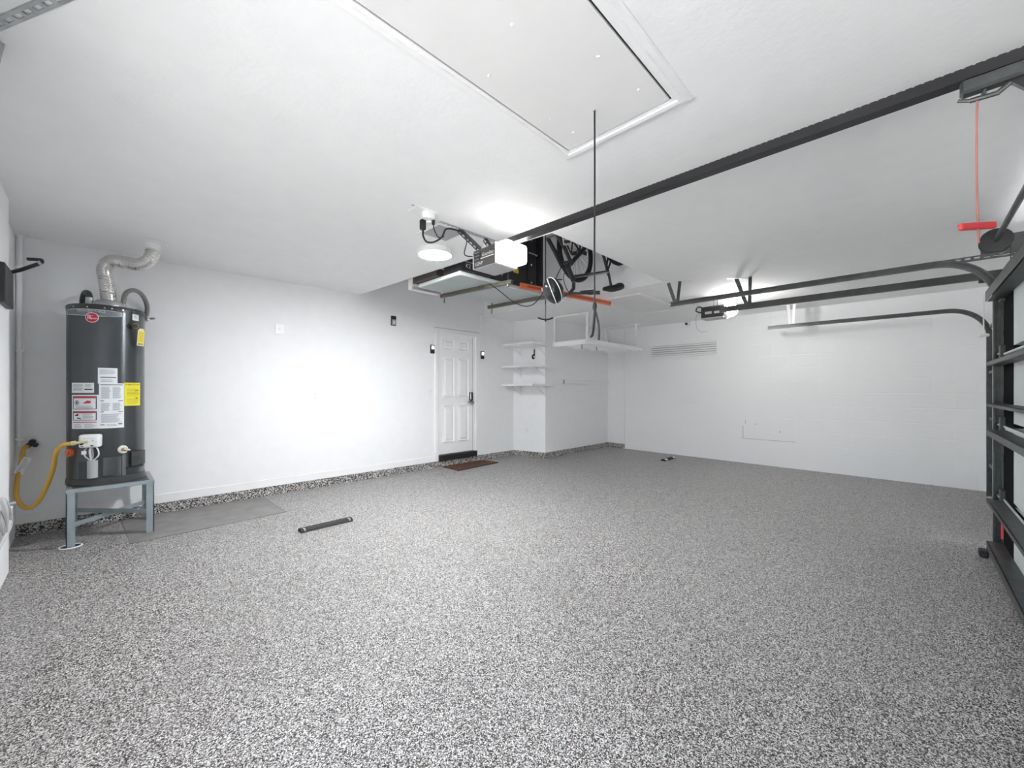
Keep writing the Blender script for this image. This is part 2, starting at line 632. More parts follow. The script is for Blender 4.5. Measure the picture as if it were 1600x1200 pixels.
# keypad lever lock
m = MB()
lx = dX1 - .075
m.bbox(lx - .033, lx + .033, YB + .003, YB + .036, 1.09, 1.235, .008, seg=2)
lock = m.build('lock', M_BLACK, door)
lock['label'] = 'black keypad lock with lever'
MB().bbox(lx - .03, lx - .012, YB - .002, YB + .01, 1.11, 1.225, .003).build('lock_strip', M_SILVER, lock)
m = MB()
m.cyl((lx, YB + .03, 1.065), (lx, YB - .03, 1.065), .028, 20)
m.tube([(lx, YB - .025, 1.065), (lx - .05, YB - .03, 1.066), (lx - .11, YB - .03, 1.068)], [.011, .01, .008], 10)
m.build('lever', M_STEEL, lock, True)

# ------------------------------------------------------------------ wall devices


def plate(name, label, cat, x, z, w=.07, h=.115, kind='blank', y=YB):
    t = thing(name, label, cat)
    t.location = (x, y, z)
    MB().bbox(-w / 2, w / 2, -.008, 0, -h / 2, h / 2, .003).build('cover_plate', M_WHITEP, t)
    if kind == 'outlet':
        for dz in (.024, -.024):
            s = MB().bbox(-.017, .017, -.0095, -.006, dz - .014, dz + .014, .003).build('socket', M_TRIM, t)
            mm = MB()
            mm.box(-.008, -.005, -.0102, -.009, dz - .004, dz + .007)
            mm.box(.005, .008, -.0102, -.009, dz - .004, dz + .007)
            mm.build('slot', M_INK, s)
    elif kind == 'switch':
        MB().bbox(-.006, .006, -.02, -.006, -.003, .016, .002).build('toggle', M_TRIM, t)
        MB().cyl((0, -.0095, .042), (0, -.007, .042), .004, 8).build('screw', M_GREYP, t)
    else:
        MB().cyl((0, -.0095, 0), (0, -.007, 0), .005, 8).build('screw', M_GREYP, t)
    return t


plate('blank_plate', 'square blank white cover plate high on the back wall', 'wall plate', 1.511, 2.0, .1, .115)
plate('power_outlet', 'white double power outlet on the back wall right of the heater', 'outlet', 1.912, 1.19, kind='outlet')
plate('light_switch', 'white light switch just left of the house door', 'switch', 3.633, 1.215, kind='switch')
t = plate('power_outlet', 'white power outlet low on the side of the boxed-out corner', 'outlet', 0, 0, kind='outlet')
ang = math.atan2(BX1 - BX0, YB - BY)
t.location = (5.572, 5.088, .52)
t.rotation_euler = (0, 0, -PI / 2 + ang + 0)

for x, z, lab in ((3.669, 1.915, 'black door opener button panel left of the house door'), (4.712, 1.884, 'black door opener button panel right of the house door, under a white conduit')):
    t = thing('button_panel', lab, 'control panel', 'door opener button panels')
    t.location = (x, YB, z)
    MB().bbox(-.037, .037, -.024, 0, -.068, .068, .006, seg=2).build('housing', M_BLACK, t)
    MB().bbox(-.022, .022, -.027, -.02, .0, .052, .003).build('lit_button', M_SCREEN, t)
    MB().bbox(-.02, .02, -.027, -.02, -.05, -.018, .003).build('lower_button', M_RUBBER, t)
t = thing('wall_sensor', 'small black and silver sensor box high on the back wall', 'sensor')
t.location = (2.995, YB, 2.276)
MB().bbox(-.038, .038, -.03, 0, -.07, .07, .006).build('housing', M_BLACK, t)
MB().bbox(-.03, .03, -.034, -.028, -.064, .018, .003).build('front_cover', M_GALVL, t)
MB().bbox(-.012, .014, -.037, -.032, -.045, -.005, .002).build('button', M_WHITEP, t)

m = MB()
m.box(4.668, 4.715, YB - .042, YB, 1.955, 2.56)
tag(at(m.build('cable_conduit', M_TRIM), (4.69, YB, 1.955)), 'slim white cable conduit running up beside the house door', 'conduit')

m = MB()
m.cyl((-.465, 5.325, .80), (-.465, 5.325, ZC - .002), .017, 14)
t = thing('white_pipe', 'thin white vertical pipe in the left back corner', 'pipe')
m.build('pipe', M_TRIM, t, True)
m = MB().cyl((-.465, 5.325, ZC - .012), (-.465, 5.325, ZC), .03, 16)
m.build('ceiling_ring', M_TRIM, t)
for z in (.86, 1.6, 2.3):
    MB().box(-.488, -.44, 5.304, 5.362, z - .008, z + .008).build('clamp', M_TRIM, t)

# ------------------------------------------------------------------ corner shelves, hook, wall rail


def wallx(y):
    return BX0 + (BX1 - BX0) * (YB - y) / (YB - BY)


for z, lab in ((2.09, 'white corner shelf, topmost of three beside the house door'), (1.695, 'white corner shelf, middle one of three'), (1.365, 'white corner shelf, lowest of three')):
    t = thing('corner_shelf', lab, 'shelf', 'white corner shelves')
    m = MB()
    m.prism([(5.19, YB - .002), (5.18, 4.60), (wallx(4.60) - .003, 4.60), (wallx(YB) - .003, YB - .002)], z - .018, z + .018)
    m.build('board', M_TRIM, t)
    for y in (4.72, 5.2):
        x = wallx(y)
        m = MB()
        m.box(x - .02, x - .003, y - .012, y + .012, z - .2, z - .018)
        m.box(x - .3, x - .003, y - .012, y + .012, z - .035, z - .018)
        m.prism([(x - .26, z - .036), (x - .235, z - .036), (x - .004, z - .17), (x - .004, z - .195)], y - .004, y + .004, 'xz')
        m.build('bracket', M_TRIM, t)
t = thing('coat_hook', 'small black hook on the boxed-out wall under the top shelf', 'hook')
y = 4.93
x = wallx(y)
MB().bbox(x - .012, x - .001, y - .012, y + .012, 1.90, 2.02, .003).build('strap', M_BLACK, t)
m = MB().tube(smoothpath([(x - .008, y, 1.93), (x - .045, y, 1.91), (x - .06, y, 1.88), (x - .045, y, 1.85), (x - .015, y, 1.86)]), .014, 8)
m.build('hook_end', M_BLACK, t, True)
t = thing('wall_rail', 'long white wall rail with dark end cap in the far corner', 'rail')
MB().bbox(6.21, 7.79, BY - .035, BY - .001, 1.392, 1.468, .004).build('rail_board', M_TRIM, t)
MB().box(6.195, 6.213, BY - .024, BY - .001, 1.392, 1.468).build('end_cap', M_GREYP, t)
MB().box(7.02, 7.032, BY - .024, BY - .02, 1.395, 1.466).build('joint', M_GREYP, t)

# ------------------------------------------------------------------ ceiling-hung storage rack
t = thing('storage_rack', 'white overhead storage rack hung from the ceiling in the far corner', 'rack')
rx0, rx1, ry0, ry1, rz = 5.68, 7.36, 3.83, 4.52, 2.075
for x in (rx0, rx1):
    for y in (ry0, ry1):
        m = MB()
        m.box(x - .017, x + .017, y - .003, y + .003, rz, ZC)
        m.box(x - .003 if x == rx0 else x - .003, x + .003, y - .017, y + .017, rz, ZC)
        m.build('post', M_TRIM, t)
    MB().box(x - .02, x + .02, ry0 - .06, ry1 + .06, ZC - .022, ZC - .001).build('ceiling_bracket', M_TRIM, t)
for (a, b, c, d) in ((rx0 - .02, rx1 + .02, ry0 - .02, ry0 + .012), (rx0 - .02, rx1 + .02, ry1 - .012, ry1 + .02), (rx0 - .02, rx0 + .012, ry0, ry1), (rx1 - .012, rx1 + .02, ry0, ry1)):
    MB().box(a, b, c, d, rz - .035, rz + .045).build('deck_rail', M_TRIM, t)
for x in (6.24, 6.80):
    MB().box(x - .018, x + .018, ry0, ry1, rz - .03, rz).build('cross_bar', M_TRIM, t)
m = MB()
for i in range(1, 56):
    x = rx0 + i * (rx1 - rx0) / 56
    m.box(x - .002, x + .002, ry0, ry1, rz + .002, rz + .006)
for i in range(1, 8):
    y = ry0 + i * (ry1 - ry0) / 8
    m.box(rx0, rx1, y - .002, y + .002, rz + .006, rz + .01)
w_ = m.build('wire_deck', M_TRIM, t)
w_['kind'] = 'stuff'
MB().bbox(rx1 + .02, 7.6, ry0 - .02, ry0 + .015, rz - .02, rz + .035, .004).build('end_bar', M_TRIM, t)
for x in (rx0 + .14, rx0 + .6):
    MB().cyl((x, ry0 + .2, rz - .09), (x, ry0 + .2, rz), .012, 8).build('bolt', M_GREYP, t)

# ------------------------------------------------------------------ wall grille, security camera
t = thing('wall_grille', 'long white slatted air grille high on the block wall', 'vent')
ya, yb_, za, zb = 2.50, 3.73, 1.945, 2.145
for (a, b, c, d) in ((ya - .03, yb_ + .03, zb, zb + .03), (ya - .03, yb_ + .03, za - .03, za), (ya - .03, ya, za, zb), (yb_, yb_ + .03, za, zb)):
    MB().bbox(XR - .012, XR, a, b, c, d, .003).build('frame', M_WALL, t)
MB().box(XR - .0015, XR, ya, yb_, za, zb).build('back_plate', M_GRILLE, t)
n = 5
for i in range(n):
    z = za + (i + .5) * (zb - za) / n
    m = MB()
    m.prism([(XR - .002, z + .014), (XR - .002, z + .004), (XR - .016, z - .014), (XR - .016, z - .004)], ya, yb_, 'xz')
    m.build('slat', M_WALL, t)

t = thing('security_camera', 'tiny white security camera with black lens at the top of the block wall', 'camera')
MB().cyl((XR, 2.99, 2.51), (XR - .03, 2.99, 2.51), .03, 20).build('mount', M_WHITEP, t, True)
MB().lathe([(.005, -.04), (.03, -.035), (.042, -.01), (.042, .02), (.03, .04), (.004, .045)], (XR - .06, 2.99, 2.53), 20, 'x').build('body', M_WHITEP, t, True)
MB().cyl((XR - .105, 3.0, 2.515), (XR - .07, 2.995, 2.52), .024, 20).build('lens', M_BLACK, t, True)

# ------------------------------------------------------------------ water heater on its stand
HX, HY, HR, HZ0, HZ1 = .052, 4.98, .241, .494, 1.975


def cyl_at(th, z, r=HR):
    return (HX + r * sin(th), HY - r * cos(th), z)


def cpatch(m, t0, t1, z0, z1, r=HR + .0015, n=10):
    """sheet on the tank: angles in degrees"""
    t0, t1 = R(t0), R(t1)
    vs, fs = [], []
    for i in range(n + 1):
        th = t0 + (t1 - t0) * i / n
        vs += [cyl_at(th, z0, r), cyl_at(th, z1, r)]
    for i in range(n):
        fs.append((2 * i, 2 * i + 2, 2 * i + 3, 2 * i + 1))
    return m.add(vs, fs)


def cslab(m, t0, t1, z0, z1, r0=HR - .001, r1=HR + .002, n=10):
    t0, t1 = R(t0), R(t1)
    vs, fs = [], []
    for i in range(n + 1):
        th = t0 + (t1 - t0) * i / n
        vs += [cyl_at(th, z0, r0), cyl_at(th, z1, r0), cyl_at(th, z0, r1), cyl_at(th, z1, r1)]
    for i in range(n):
        a, b = 4 * i, 4 * i + 4
        fs += [(a + 2, b + 2, b + 3, a + 3), (a, a + 1, b + 1, b), (a + 1, a + 3, b + 3, b + 1), (a, b, b + 2, a + 2)]
    fs += [(0, 2, 3, 1), (4 * n, 4 * n + 1, 4 * n + 3, 4 * n + 2)]
    return m.add(vs, fs)


wh = thing('water_heater', 'tall dark grey gas water heater with white and yellow labels', 'water heater')
wh.location = (0, 0, 0)
MB().lathe([(HR - .004, HZ0 + .05), (HR, HZ0 + .055), (HR, HZ1 - .045)], (HX, HY, 0), 72).build('tank', M_TANK, wh, True)
MB().lathe([(HR + .003, HZ1 - .046), (HR + .004, HZ1 - .012), (HR - .004, HZ1), (.02, HZ1 + .006)], (HX, HY, 0), 72).build('top_cap', M_TANKD, wh, True)
MB().lathe([(HR + .006, HZ0), (HR + .006, HZ0 + .03), (HR + .002, HZ0 + .052)], (HX, HY, 0), 72).build('base_ring', M_TANKD, wh, True)
for th in (-52, -28, 6, 22, 40, -4):
    a = cyl_at(R(th), HZ1 - .028, HR + .003)
    b = cyl_at(R(th), HZ1 - .028, HR + .008)
    MB().cyl(a, b, .005, 8).build('screw', M_SILVER, wh)
# draft hood
m = MB().lathe([(.105, 0), (.105, .012), (.078, .05), (.06, .055)], (HX + .01, HY, HZ1 + .02), 32)
hood = m.build('draft_hood', M_GALVL, wh, True)
for k in range(4):
    th = R(45 + 90 * k)
    MB().box(-.008, .008, -.003, .003, 0, .03, Matrix.Translation((HX + .01 + .1 * cos(th), HY + .1 * sin(th), HZ1)) @ Matrix.Rotation(th, 4, 'Z')).build('hood_leg', M_GALVL, hood)

# badge plate PERFORMANCE
m = MB()
n = 28
vs, fs = [], []
for i in range(n + 1):
    s_ = i / n
    th = R(-70 + 92 * s_)
    bul = 1 - (2 * s_ - 1) ** 2
    vs += [cyl_at(th, 1.888 - .012 * bul, HR + .003), cyl_at(th, 1.925 + .004 * bul, HR + .003)]
for i in range(n):
    fs.append((2 * i, 2 * i + 2, 2 * i + 3, 2 * i + 1))
pl = m.add(vs, fs).build('name_plate', mat('plate_blue_grey', (.2, .235, .25), .35, .5), wh)
edge = [Vector(v) for v in vs[0::2]] + [Vector(v) for v in vs[1::2]][::-1]
MB().tube(edge, .0028, 6, closed=True).build('plate_rim', M_SILVER, pl, True)
text_obj('PERFORMANCE', .026, lambda x, y: cyl_at(R(-24) + x * 1.0 / HR, 1.914 + y, HR + .0045), M_SILVER, pl)
# round badge: white ring, red field, white letters
bz, bth = 1.862, R(-21.6)


def badge_pt(x, y, lift):
    return cyl_at(bth + x / HR, bz + y, HR + lift)


def disc(r, lift, n=32, r0=0.0):
    vs = [badge_pt(r * cos(2 * PI * i / n), r * sin(2 * PI * i / n), lift) for i in range(n)]
    return MB().add(vs, [tuple(range(n))])


bd = disc(.041, .006).build('round_badge', M_PAPER, wh)
disc(.0365, .0068).build('badge_field', mat('badge_red', (.62, .03, .06), .35), bd)
text_obj('R', .052, lambda x, y: badge_pt(x - .014, y, .0075), M_PAPER, bd)
text_obj('heem', .026, lambda x, y: badge_pt(x + .012, y - .006, .0076), M_PAPER, bd)


def lines(m, t0, t1, z0, z1, rows, r=HR + .0032, fill=.45, ragged=True):
    for i in range(rows):
        z = z1 - (i + .5) * (z1 - z0) / rows
        h = (z1 - z0) / rows * fill * .5
        e = t1 - (random.random() * .25 * (t1 - t0) if ragged else 0)
        cpatch(m, t0, e, z - h, z + h, r, 4)


def label(t0, t1, z0, z1, mt, lab, tilt=0):
    o = cslab(MB(), t0, t1, z0, z1).build('label_sheet', mt, wh)
    o['label'] = lab
    return o


l1 = label(-57, -19, 1.248, 1.331, M_PAPER, 'white rating label')
m = MB()
lines(m, -54, -34, 1.262, 1.32, 6, fill=.5)
lines(m, -32, -22, 1.292, 1.32, 3)
m.build('print', M_GINK, l1)['kind'] = 'stuff'
MB_ = cpatch(MB(), -33, -21, 1.272, 1.281, HR + .0032, 3)
MB_.build('print', M_INK, l1)
l2 = label(-57, -12.2, .957, 1.232, M_PAPER, 'white warning label with red and black boxes')


def frame_box(t0, t1, z0, z1, mt, par, tw=1.4, zw=.004):
    m = MB()
    cpatch(m, t0, t1, z1 - zw, z1, HR + .0033)
    cpatch(m, t0, t1, z0, z0 + zw, HR + .0033)
    cpatch(m, t0, t0 + tw, z0, z1, HR + .0033, 2)
    cpatch(m, t1 - tw, t1, z0, z1, HR + .0033, 2)
    return m.build('print', mt, par)


frame_box(-54, -15, 1.115, 1.222, M_INK, l2)
frame_box(-54, -15, 1.025, 1.10, M_INK, l2)
m = MB()
cpatch(m, -52.5, -16.5, 1.204, 1.218, HR + .0034)
cpatch(m, -52.5, -16.5, 1.084, 1.096, HR + .0034)
cpatch(m, -54, -15, 1.007, 1.014, HR + .0034)
m.add([cyl_at(R(a), z, HR + .0036) for a, z in ((-36, 1.163), (-24, 1.163), (-23, 1.182), (-29, 1.186))], [(0, 1, 2, 3)])
m.build('print', M_RINK, l2)['kind'] = 'stuff'
m = MB()
n = 16
cc = [(-46, 1.168)]
for (a0, zc) in cc:
    ring_o = [cyl_at(R(a0) + .018 / HR * cos(2 * PI * i / n), zc + .02 * sin(2 * PI * i / n), HR + .0036) for i in range(n)]
    ring_i = [cyl_at(R(a0) + .014 / HR * cos(2 * PI * i / n), zc + .016 * sin(2 * PI * i / n), HR + .0036) for i in range(n)]
    m.add(ring_o + ring_i, [(i, (i + 1) % n, n + (i + 1) % n, n + i) for i in range(n)])
cpatch(m, -47.5, -44.5, 1.16, 1.178, HR + .0036, 2)
m.add([cyl_at(R(a), z, HR + .0036) for a, z in ((-51, 1.06), (-44, 1.062), (-42, 1.075), (-46, 1.078))], [(0, 1, 2, 3)])
m.add([cyl_at(R(a), z, HR + .0036) for a, z in ((-46, 1.042), (-38, 1.034), (-39, 1.044), (-45, 1.05))], [(0, 1, 2, 3)])
m.build('print', M_INK, l2)['kind'] = 'stuff'
m = MB()
lines(m, -48, -20, 1.12, 1.145, 3)
lines(m, -36, -19, 1.035, 1.08, 5)
lines(m, -52, -36, .965, .998, 3)
lines(m, -33, -15, .965, .998, 3)
m.build('print', M_GINK, l2)['kind'] = 'stuff'
l3 = label(-13.5, 14, 1.325, 1.454, M_PAPER, 'white notice above the big label')
m = MB()
lines(m, -11, 11, 1.40, 1.442, 4)
lines(m, -9, 9, 1.335, 1.36, 3)
m.build('print', M_GINK, l3)['kind'] = 'stuff'
m = cpatch(MB(), -10, 12, 1.373, 1.38, HR + .0033)
m.build('print', M_INK, l3)
l4 = label(-12, 24, .955, 1.327, M_PAPER, 'tall white instruction label')
m = MB()
for a, b, z0_, z1_, r_ in ((-9, 4, 1.2, 1.3, 12), (7, 20, 1.2, 1.3, 12), (-9, 4, 1.1, 1.165, 8), (7, 20, 1.1, 1.165, 8), (-9, 20, 1.0, 1.075, 9), (-2, 14, .97, .99, 2)):
    lines(m, a, b, z0_, z1_, r_, fill=.55)
m.build('print', M_GINK, l4)['kind'] = 'stuff'
m = MB()
cpatch(m, -10, 22, 1.312, 1.318, HR + .0033)
for z in (1.18, 1.088):
    cpatch(m, -10, -5, z, z + .005, HR + .0033, 3)
    cpatch(m, 15, 22, z, z + .005, HR + .0033, 3)
cpatch(m, -10, -4, .982, .988, HR + .0033, 3)
cpatch(m, 15, 21, .984, .992, HR + .0033, 3)
m.build('print', M_INK, l4)['kind'] = 'stuff'
l5 = label(24.5, 57, 1.137, 1.335, M_YLAB, 'bright yellow energy label')
text_obj('ENERGYGUIDE', .0185, lambda x, y: cyl_at(R(40.5) + x / HR, 1.318 + y, HR + .0034), M_INK, l5)
m = MB()
lines(m, 28, 54, 1.215, 1.285, 6, fill=.22)
lines(m, 28, 54, 1.148, 1.20, 5, fill=.22)
cpatch(m, 44, 52, 1.262, 1.272, HR + .0035, 3)
cpatch(m, 45, 50, 1.195, 1.207, HR + .0035, 3)
cpatch(m, 29, 54, 1.243, 1.247, HR + .0035, 4)
m.build('print', mat('label_olive_ink', (.28, .24, .02), .6), l5)['kind'] = 'stuff'
l6 = label(39, 53, 1.876, 1.936, M_PAPER, 'small pale barcode label')
m = MB()
lines(m, 42, 50, 1.885, 1.925, 4)
m.build('print', M_GINK, l6)
# relief valve and its yellow tag
m = MB()
a, b = cyl_at(R(36.8), 1.822, HR - .01), cyl_at(R(36.8), 1.822, HR + .05)
m.cyl(a, b, .018, 14)
m.cyl(cyl_at(R(36.8), 1.822, HR + .001), cyl_at(R(36.8), 1.822, HR + .008), .03, 20)
rv = m.build('relief_valve', M_TANKD, wh, True)
rv['label'] = 'dark relief valve'
ring = [Vector(cyl_at(R(36.8), 1.822, HR + .04)) + Vector((.02 * cos(k * PI / 8), -.004, .02 * sin(k * PI / 8))) for k in range(16)]
MB().tube(ring, .0025, 6, closed=True).build('wire_ring', M_BRASS, rv, True)
th = R(45)
q = cyl_at(th, 1.73, HR + .05)
M_ = Matrix.Translation(q) @ Matrix.Rotation(R(20), 4, 'Z') @ Matrix.Rotation(R(4), 4, 'Y')
m = MB()
m.add([tuple(M_ @ Vector(p)) for p in [(-.024, 0, -.075), (.024, 0, -.075), (.024, 0, .055), (.012, 0, .075), (-.012, 0, .075), (-.024, 0, .055),
                                        (-.024, .002, -.075), (.024, .002, -.075), (.024, .002, .055), (.012, .002, .075), (-.012, .002, .075), (-.024, .002, .055)]],
      [(0, 1, 2, 3, 4, 5), (11, 10, 9, 8, 7, 6)] + [(i, (i + 1) % 6, 6 + (i + 1) % 6, 6 + i) for i in range(6)])
tg = m.build('hang_tag', mat('tag_cream', (.8, .74, .32), .5), wh)
tg['label'] = 'yellow warning tag'
MB().box(-.018, .018, -.0012, 0, -.045, .05, M_).build('print', mat('tag_yellow', (.72, .58, .03), .5), tg)
MB().box(-.018, .018, -.0012, 0, -.068, -.052, M_).build('print', mat('tag_olive', (.4, .34, .04), .5), tg)
# gas control valve
th = R(-19.6)
FR = Matrix.Translation((HX, HY, 0)) @ Matrix.Rotation(th, 4, 'Z')      # local -y points out of the tank


def out(x, d, z):
    return tuple(FR @ Vector((x, -d, z)))


gv = MB().bbox(-.062, .062, -HR - .085, -HR - .012, .81, .915, .016, FR, 3).build('gas_valve', M_WHITEP, wh, True)
MB().bbox(-.05, .055, -HR - .02, -HR + .02, .8, .91, .006, FR).build('valve_back', M_BLACK, gv)
MB().cyl(out(-.04, HR + .08, .845), out(-.04, HR + .09, .845), .011, 16).build('knob', M_BLACK, gv, True)
m = MB()
m.box(-.03, .04, -HR - .0862, -HR - .084, .884, .886, FR)
m.box(.02, .032, -HR - .0862, -HR - .084, .866, .872, FR)
m.box(-.02, .05, -HR - .0862, -HR - .084, .858, .8595, FR)
m.build('print', M_GINK, gv)
MB().box(.012, .03, -HR - .087, -HR - .08, .822, .83, FR).build('slot', M_INK, gv)
MB().box(-.045, -.03, -HR - .087, -HR - .08, .818, .825, FR).build('slot', M_INK, gv)
for k, (x, s_) in enumerate(((-.02, -.015), (0, 0), (.01, .006), (.03, .02))):
    pts = smoothpath([out(x, HR + .045, .815), out(x + s_, HR + .06, .78), out(x + s_ * .8, HR + .05, .74), out(x * .3, HR + .03, .70)])
    MB().tube(pts, .005 if k != 1 else .008, 6).build('wire', M_WHITEP if k != 2 else M_GREYP, wh, True)
MB().box(-.047, -.018, -HR - .07, -HR - .067, .757, .785, FR @ Matrix.Rotation(R(0), 4, 'Y')).build('wire_tag', M_WHITEP, wh)
m = MB().cyl(out(0, HR + .018, .56), out(0, HR + .018, .70), .032, 20)
m.build('burner_tube', M_GREYP, wh, True)
cslab(MB(), -6, 20, .565, .715, HR, HR + .006).build('access_panel', M_TANK, wh)
cslab(MB(), 21, 27, .55, .73, HR, HR + .005).build('panel_strip', M_TANK, wh)
cslab(MB(), 34, 66, .62, .74, HR, HR + .02).build('vent_bracket', M_GALV, wh)
cslab(MB(), 28, 64, .60, .615, HR, HR + .012).build('bracket_lip', M_BLACK, wh)
cslab(MB(), -42, -10, .55, .69, HR, HR + .004).build('access_panel', M_TANKD, wh)
# drain valve with white ring
a = cyl_at(R(21.6), .77, HR)
b = cyl_at(R(21.6), .77, HR + .012)
MB().cyl(a, b, .034, 24).build('drain_ring', M_WHITEP, wh, True)
m = MB()
m.cyl(b, cyl_at(R(21.6), .77, HR + .05), .016, 14)
m.build('drain_valve', M_BRASS, wh, True)
MB().bbox(-.02, .02, -.012, .012, -.006, .006, .003, Matrix.Translation(cyl_at(R(23), .772, HR + .055)) @ Matrix.Rotation(R(20), 4, 'Y')).build('drain_handle', M_WHITEP, wh)
m = MB().cyl(cyl_at(R(-60), .765, HR - .005), cyl_at(R(-60), .765, HR + .02), .032, 24)
m.build('side_cap', M_ORANGE, wh, True)
MB().cyl(cyl_at(R(-60), .765, HR + .018), cyl_at(R(-60), .765, HR + .03), .016, 16).build('side_cap_hub', M_ORANGE, wh, True)

# stand
t = thing('heater_stand', 'blue-grey steel angle stand under the water heater', 'stand')
sx0, sx1, sy0, sy1, sz = -.18, .338, 4.70, 5.22, .49
for x, sx in ((sx0, 1), (sx1, -1)):
    for y, sy in ((sy0, 1), (sy1, -1)):
        zf = fz(y) + .001
        m = MB()
        m.box(*sorted((x, x + sx * .05)), *sorted((y, y + sy * .006)), zf, sz - .03)
        m.box(*sorted((x, x + sx * .006)), *sorted((y, y + sy * .05)), zf, sz - .03)
        m.build('leg', M_STAND, t)
for y in (sy0, sy1 - .03):
    MB().box(sx0 - .003, sx1 + .003, y - .003, y + .033, sz - .03, sz).build('top_rail', M_STAND, t)
for x in (sx0, sx1 - .03):
    MB().box(x - .003, x + .033, sy0 + .033, sy1 - .033, sz - .03, sz).build('top_rail', M_STAND, t)
MB().box(sx0 + .03, sx1 - .03, sy0 + .03, sy1 - .03, sz - .008, sz + .002).build('deck_plate', mat('stand_deck', (.12, .125, .13), .4, .5), t)
for (a, b) in (((sx0 + .03, sy0 + .01), (sx1 - .03, sy1 - .01)), ((sx0 + .03, sy1 - .01), (sx1 - .03, sy0 + .01))):
    d = Vector((b[0] - a[0], b[1] - a[1], 0))
    L = d.length
    M_ = Matrix.Translation((a[0], a[1], .205 if a[1] < 5 else .223)) @ Matrix.Rotation(math.atan2(d.y, d.x), 4, 'Z')
    MB().box(0, L, -.003, .003, -.018, .018, M_).build('cross_brace', M_STAND, t)

# white rimmed floor cup round the front left leg
t = thing('floor_sleeve', 'white rimmed black floor sleeve around the front left stand leg', 'floor sleeve')
c0 = (-.155, 4.715, fz(4.7))
n = 28
ring = [(c0[0] + .062 * cos(2 * PI * i / n), c0[1] + .062 * sin(2 * PI * i / n), c0[2] + .007) for i in range(n)]
MB().tube(ring, .006, 8, closed=True).build('rim', M_WHITEP, t, True)
MB().cyl((c0[0], c0[1], c0[2] + .001), (c0[0], c0[1], c0[2] + .004), .06, 28).build('insert', M_BLACK, t)

# flue
t = thing('flue_pipe', 'silver corrugated flue pipe curving from the heater to the ceiling', 'flue pipe')
pts = smoothpath([(HX + .01, HY, 2.04), (.056, 4.98, 2.13), (.044, 4.98, 2.23), (.036, 4.97, 2.32), (.075, 4.945, 2.388), (.16, 4.90, 2.388), (.24, 4.83, 2.372), (.302, 4.775, 2.402), (.331, 4.76, 2.47), (.333, 4.76, 2.51)], 20)
rad = [.049 + (.0042 if (i // 2) % 2 else 0) for i in range(len(pts))]
MB().tube(pts, rad, 24).build('duct', M_DUCT, t, True)
MB().cyl((.333, 4.76, 2.50), (.333, 4.76, ZC), .052, 28).build('sleeve', M_WHITEP, t, True)
MB().lathe([(.104, -.004), (.106, 0), (.06, -.02 + .018)], (.333, 4.76, ZC - .006), 36).build('ceiling_collar', M_WHITEP, t, True)
m = MB().lathe([(.055, 0), (.1, .0), (.104, .004), (.104, .012)], (.333, 4.76, ZC - .014), 36)
m.build('collar_flange', M_WHITEP, t, True)

# water connections
t = thing('water_hose', 'braided grey water hose arching from the heater top to the wall', 'hose')
pts = smoothpath([(.155, 4.97, 1.975), (.155, 4.975, 2.06), (.175, 5.03, 2.145), (.225, 5.11, 2.192), (.28, 5.2, 2.185), (.318, 5.27, 2.13), (.332, 5.31, 2.06), (.325, 5.325, 1.995)], 8)
MB().tube(pts, .019, 12).build('hose', mat('braided_grey', (.3, .29, .28), .4, .6, var=.3, vscale=120), t, True)
MB().cyl((.155, 4.97, 1.976), (.155, 4.97, 2.03), .024, 12).build('nut', M_GREYP, t)
m = MB()
m.cyl((.325, 5.325, 2.0), (.33, 5.34, 1.965), .02, 12)
m.cyl((.33, YB, 1.962), (.345, 5.27, 1.962), .016, 12)
m.tube([(.345, 5.28, 1.965), (.385, 5.26, 1.97)], [.012, .008], 8)
m.build('wall_valve', M_GALVL, t, True)
t = thing('water_inlet_elbow', 'short dark pipe elbow on the back of the heater top', 'pipe')
MB().tube(smoothpath([(-.054, 5.0, 1.977), (-.054, 5.0, 2.05), (-.062, 5.03, 2.1), (-.08, 5.1, 2.115), (-.095, 5.17, 2.08), (-.1, 5.25, 2.03), (-.1, 5.362, 2.02)], 6), .022, 12).build('elbow', M_GALV, t, True)
MB().cyl((-.054, 5.0, 1.977), (-.054, 5.0, 2.06), .026, 12).build('nut', M_GALVL, t, True)

# gas hose
t = thing('gas_hose', 'yellow gas hose looping from the wall to the heater valve', 'hose')
pts = smoothpath([(-.405, 5.345, .808), (-.434, 5.27, .785), (-.44, 5.22, .714), (-.452, 5.18, .616), (-.462, 5.15, .535), (-.462, 5.12, .421), (-.44, 5.1, .354), (-.402, 5.08, .319), (-.356, 5.05, .347), (-.32, 5.02, .418),
                  (-.283, 4.97, .534), (-.252, 4.9, .663), (-.243, 4.84, .75), (-.222, 4.77, .813), (-.185, 4.71, .845), (-.145, 4.685, .852)], 6)
MB().tube(pts, .0155, 12).build('hose', M_YEL, t, True)
m = MB()
m.cyl((-.15, 4.687, .852), (-.125, 4.685, .855), .019, 6)
m.cyl((-.125, 4.685, .855), (-.06, 4.68, .86), .011, 10)
m.build('brass_nut', mat('pale_brass', (.75, .68, .4), .35, .7), t)
m = MB()
m.cyl((-.405, 5.352, .812), (-.42, 5.3, .80), .021, 6)
m.cyl((-.395, YB - .002, .83), (-.395, 5.32, .83), .022, 12)
m.cyl((-.375, YB - .002, .805), (-.378, 5.31, .80), .016, 12)
m.build('wall_fitting', M_BLACK, t)
M_ = Matrix.Translation((-.434, 5.165, .655)) @ Matrix.Rotation(R(24), 4, 'Y')
tg = MB().box(-.022, .026, -.003, 0, -.066, .07, M_).build('hose_tag', M_PAPER, t)
m = MB()
for i in range(9):
    m.box(-.016, .016 - random.random() * .012, -.0042, -.003, -.056 + i * .013, -.05 + i * .013, M_)
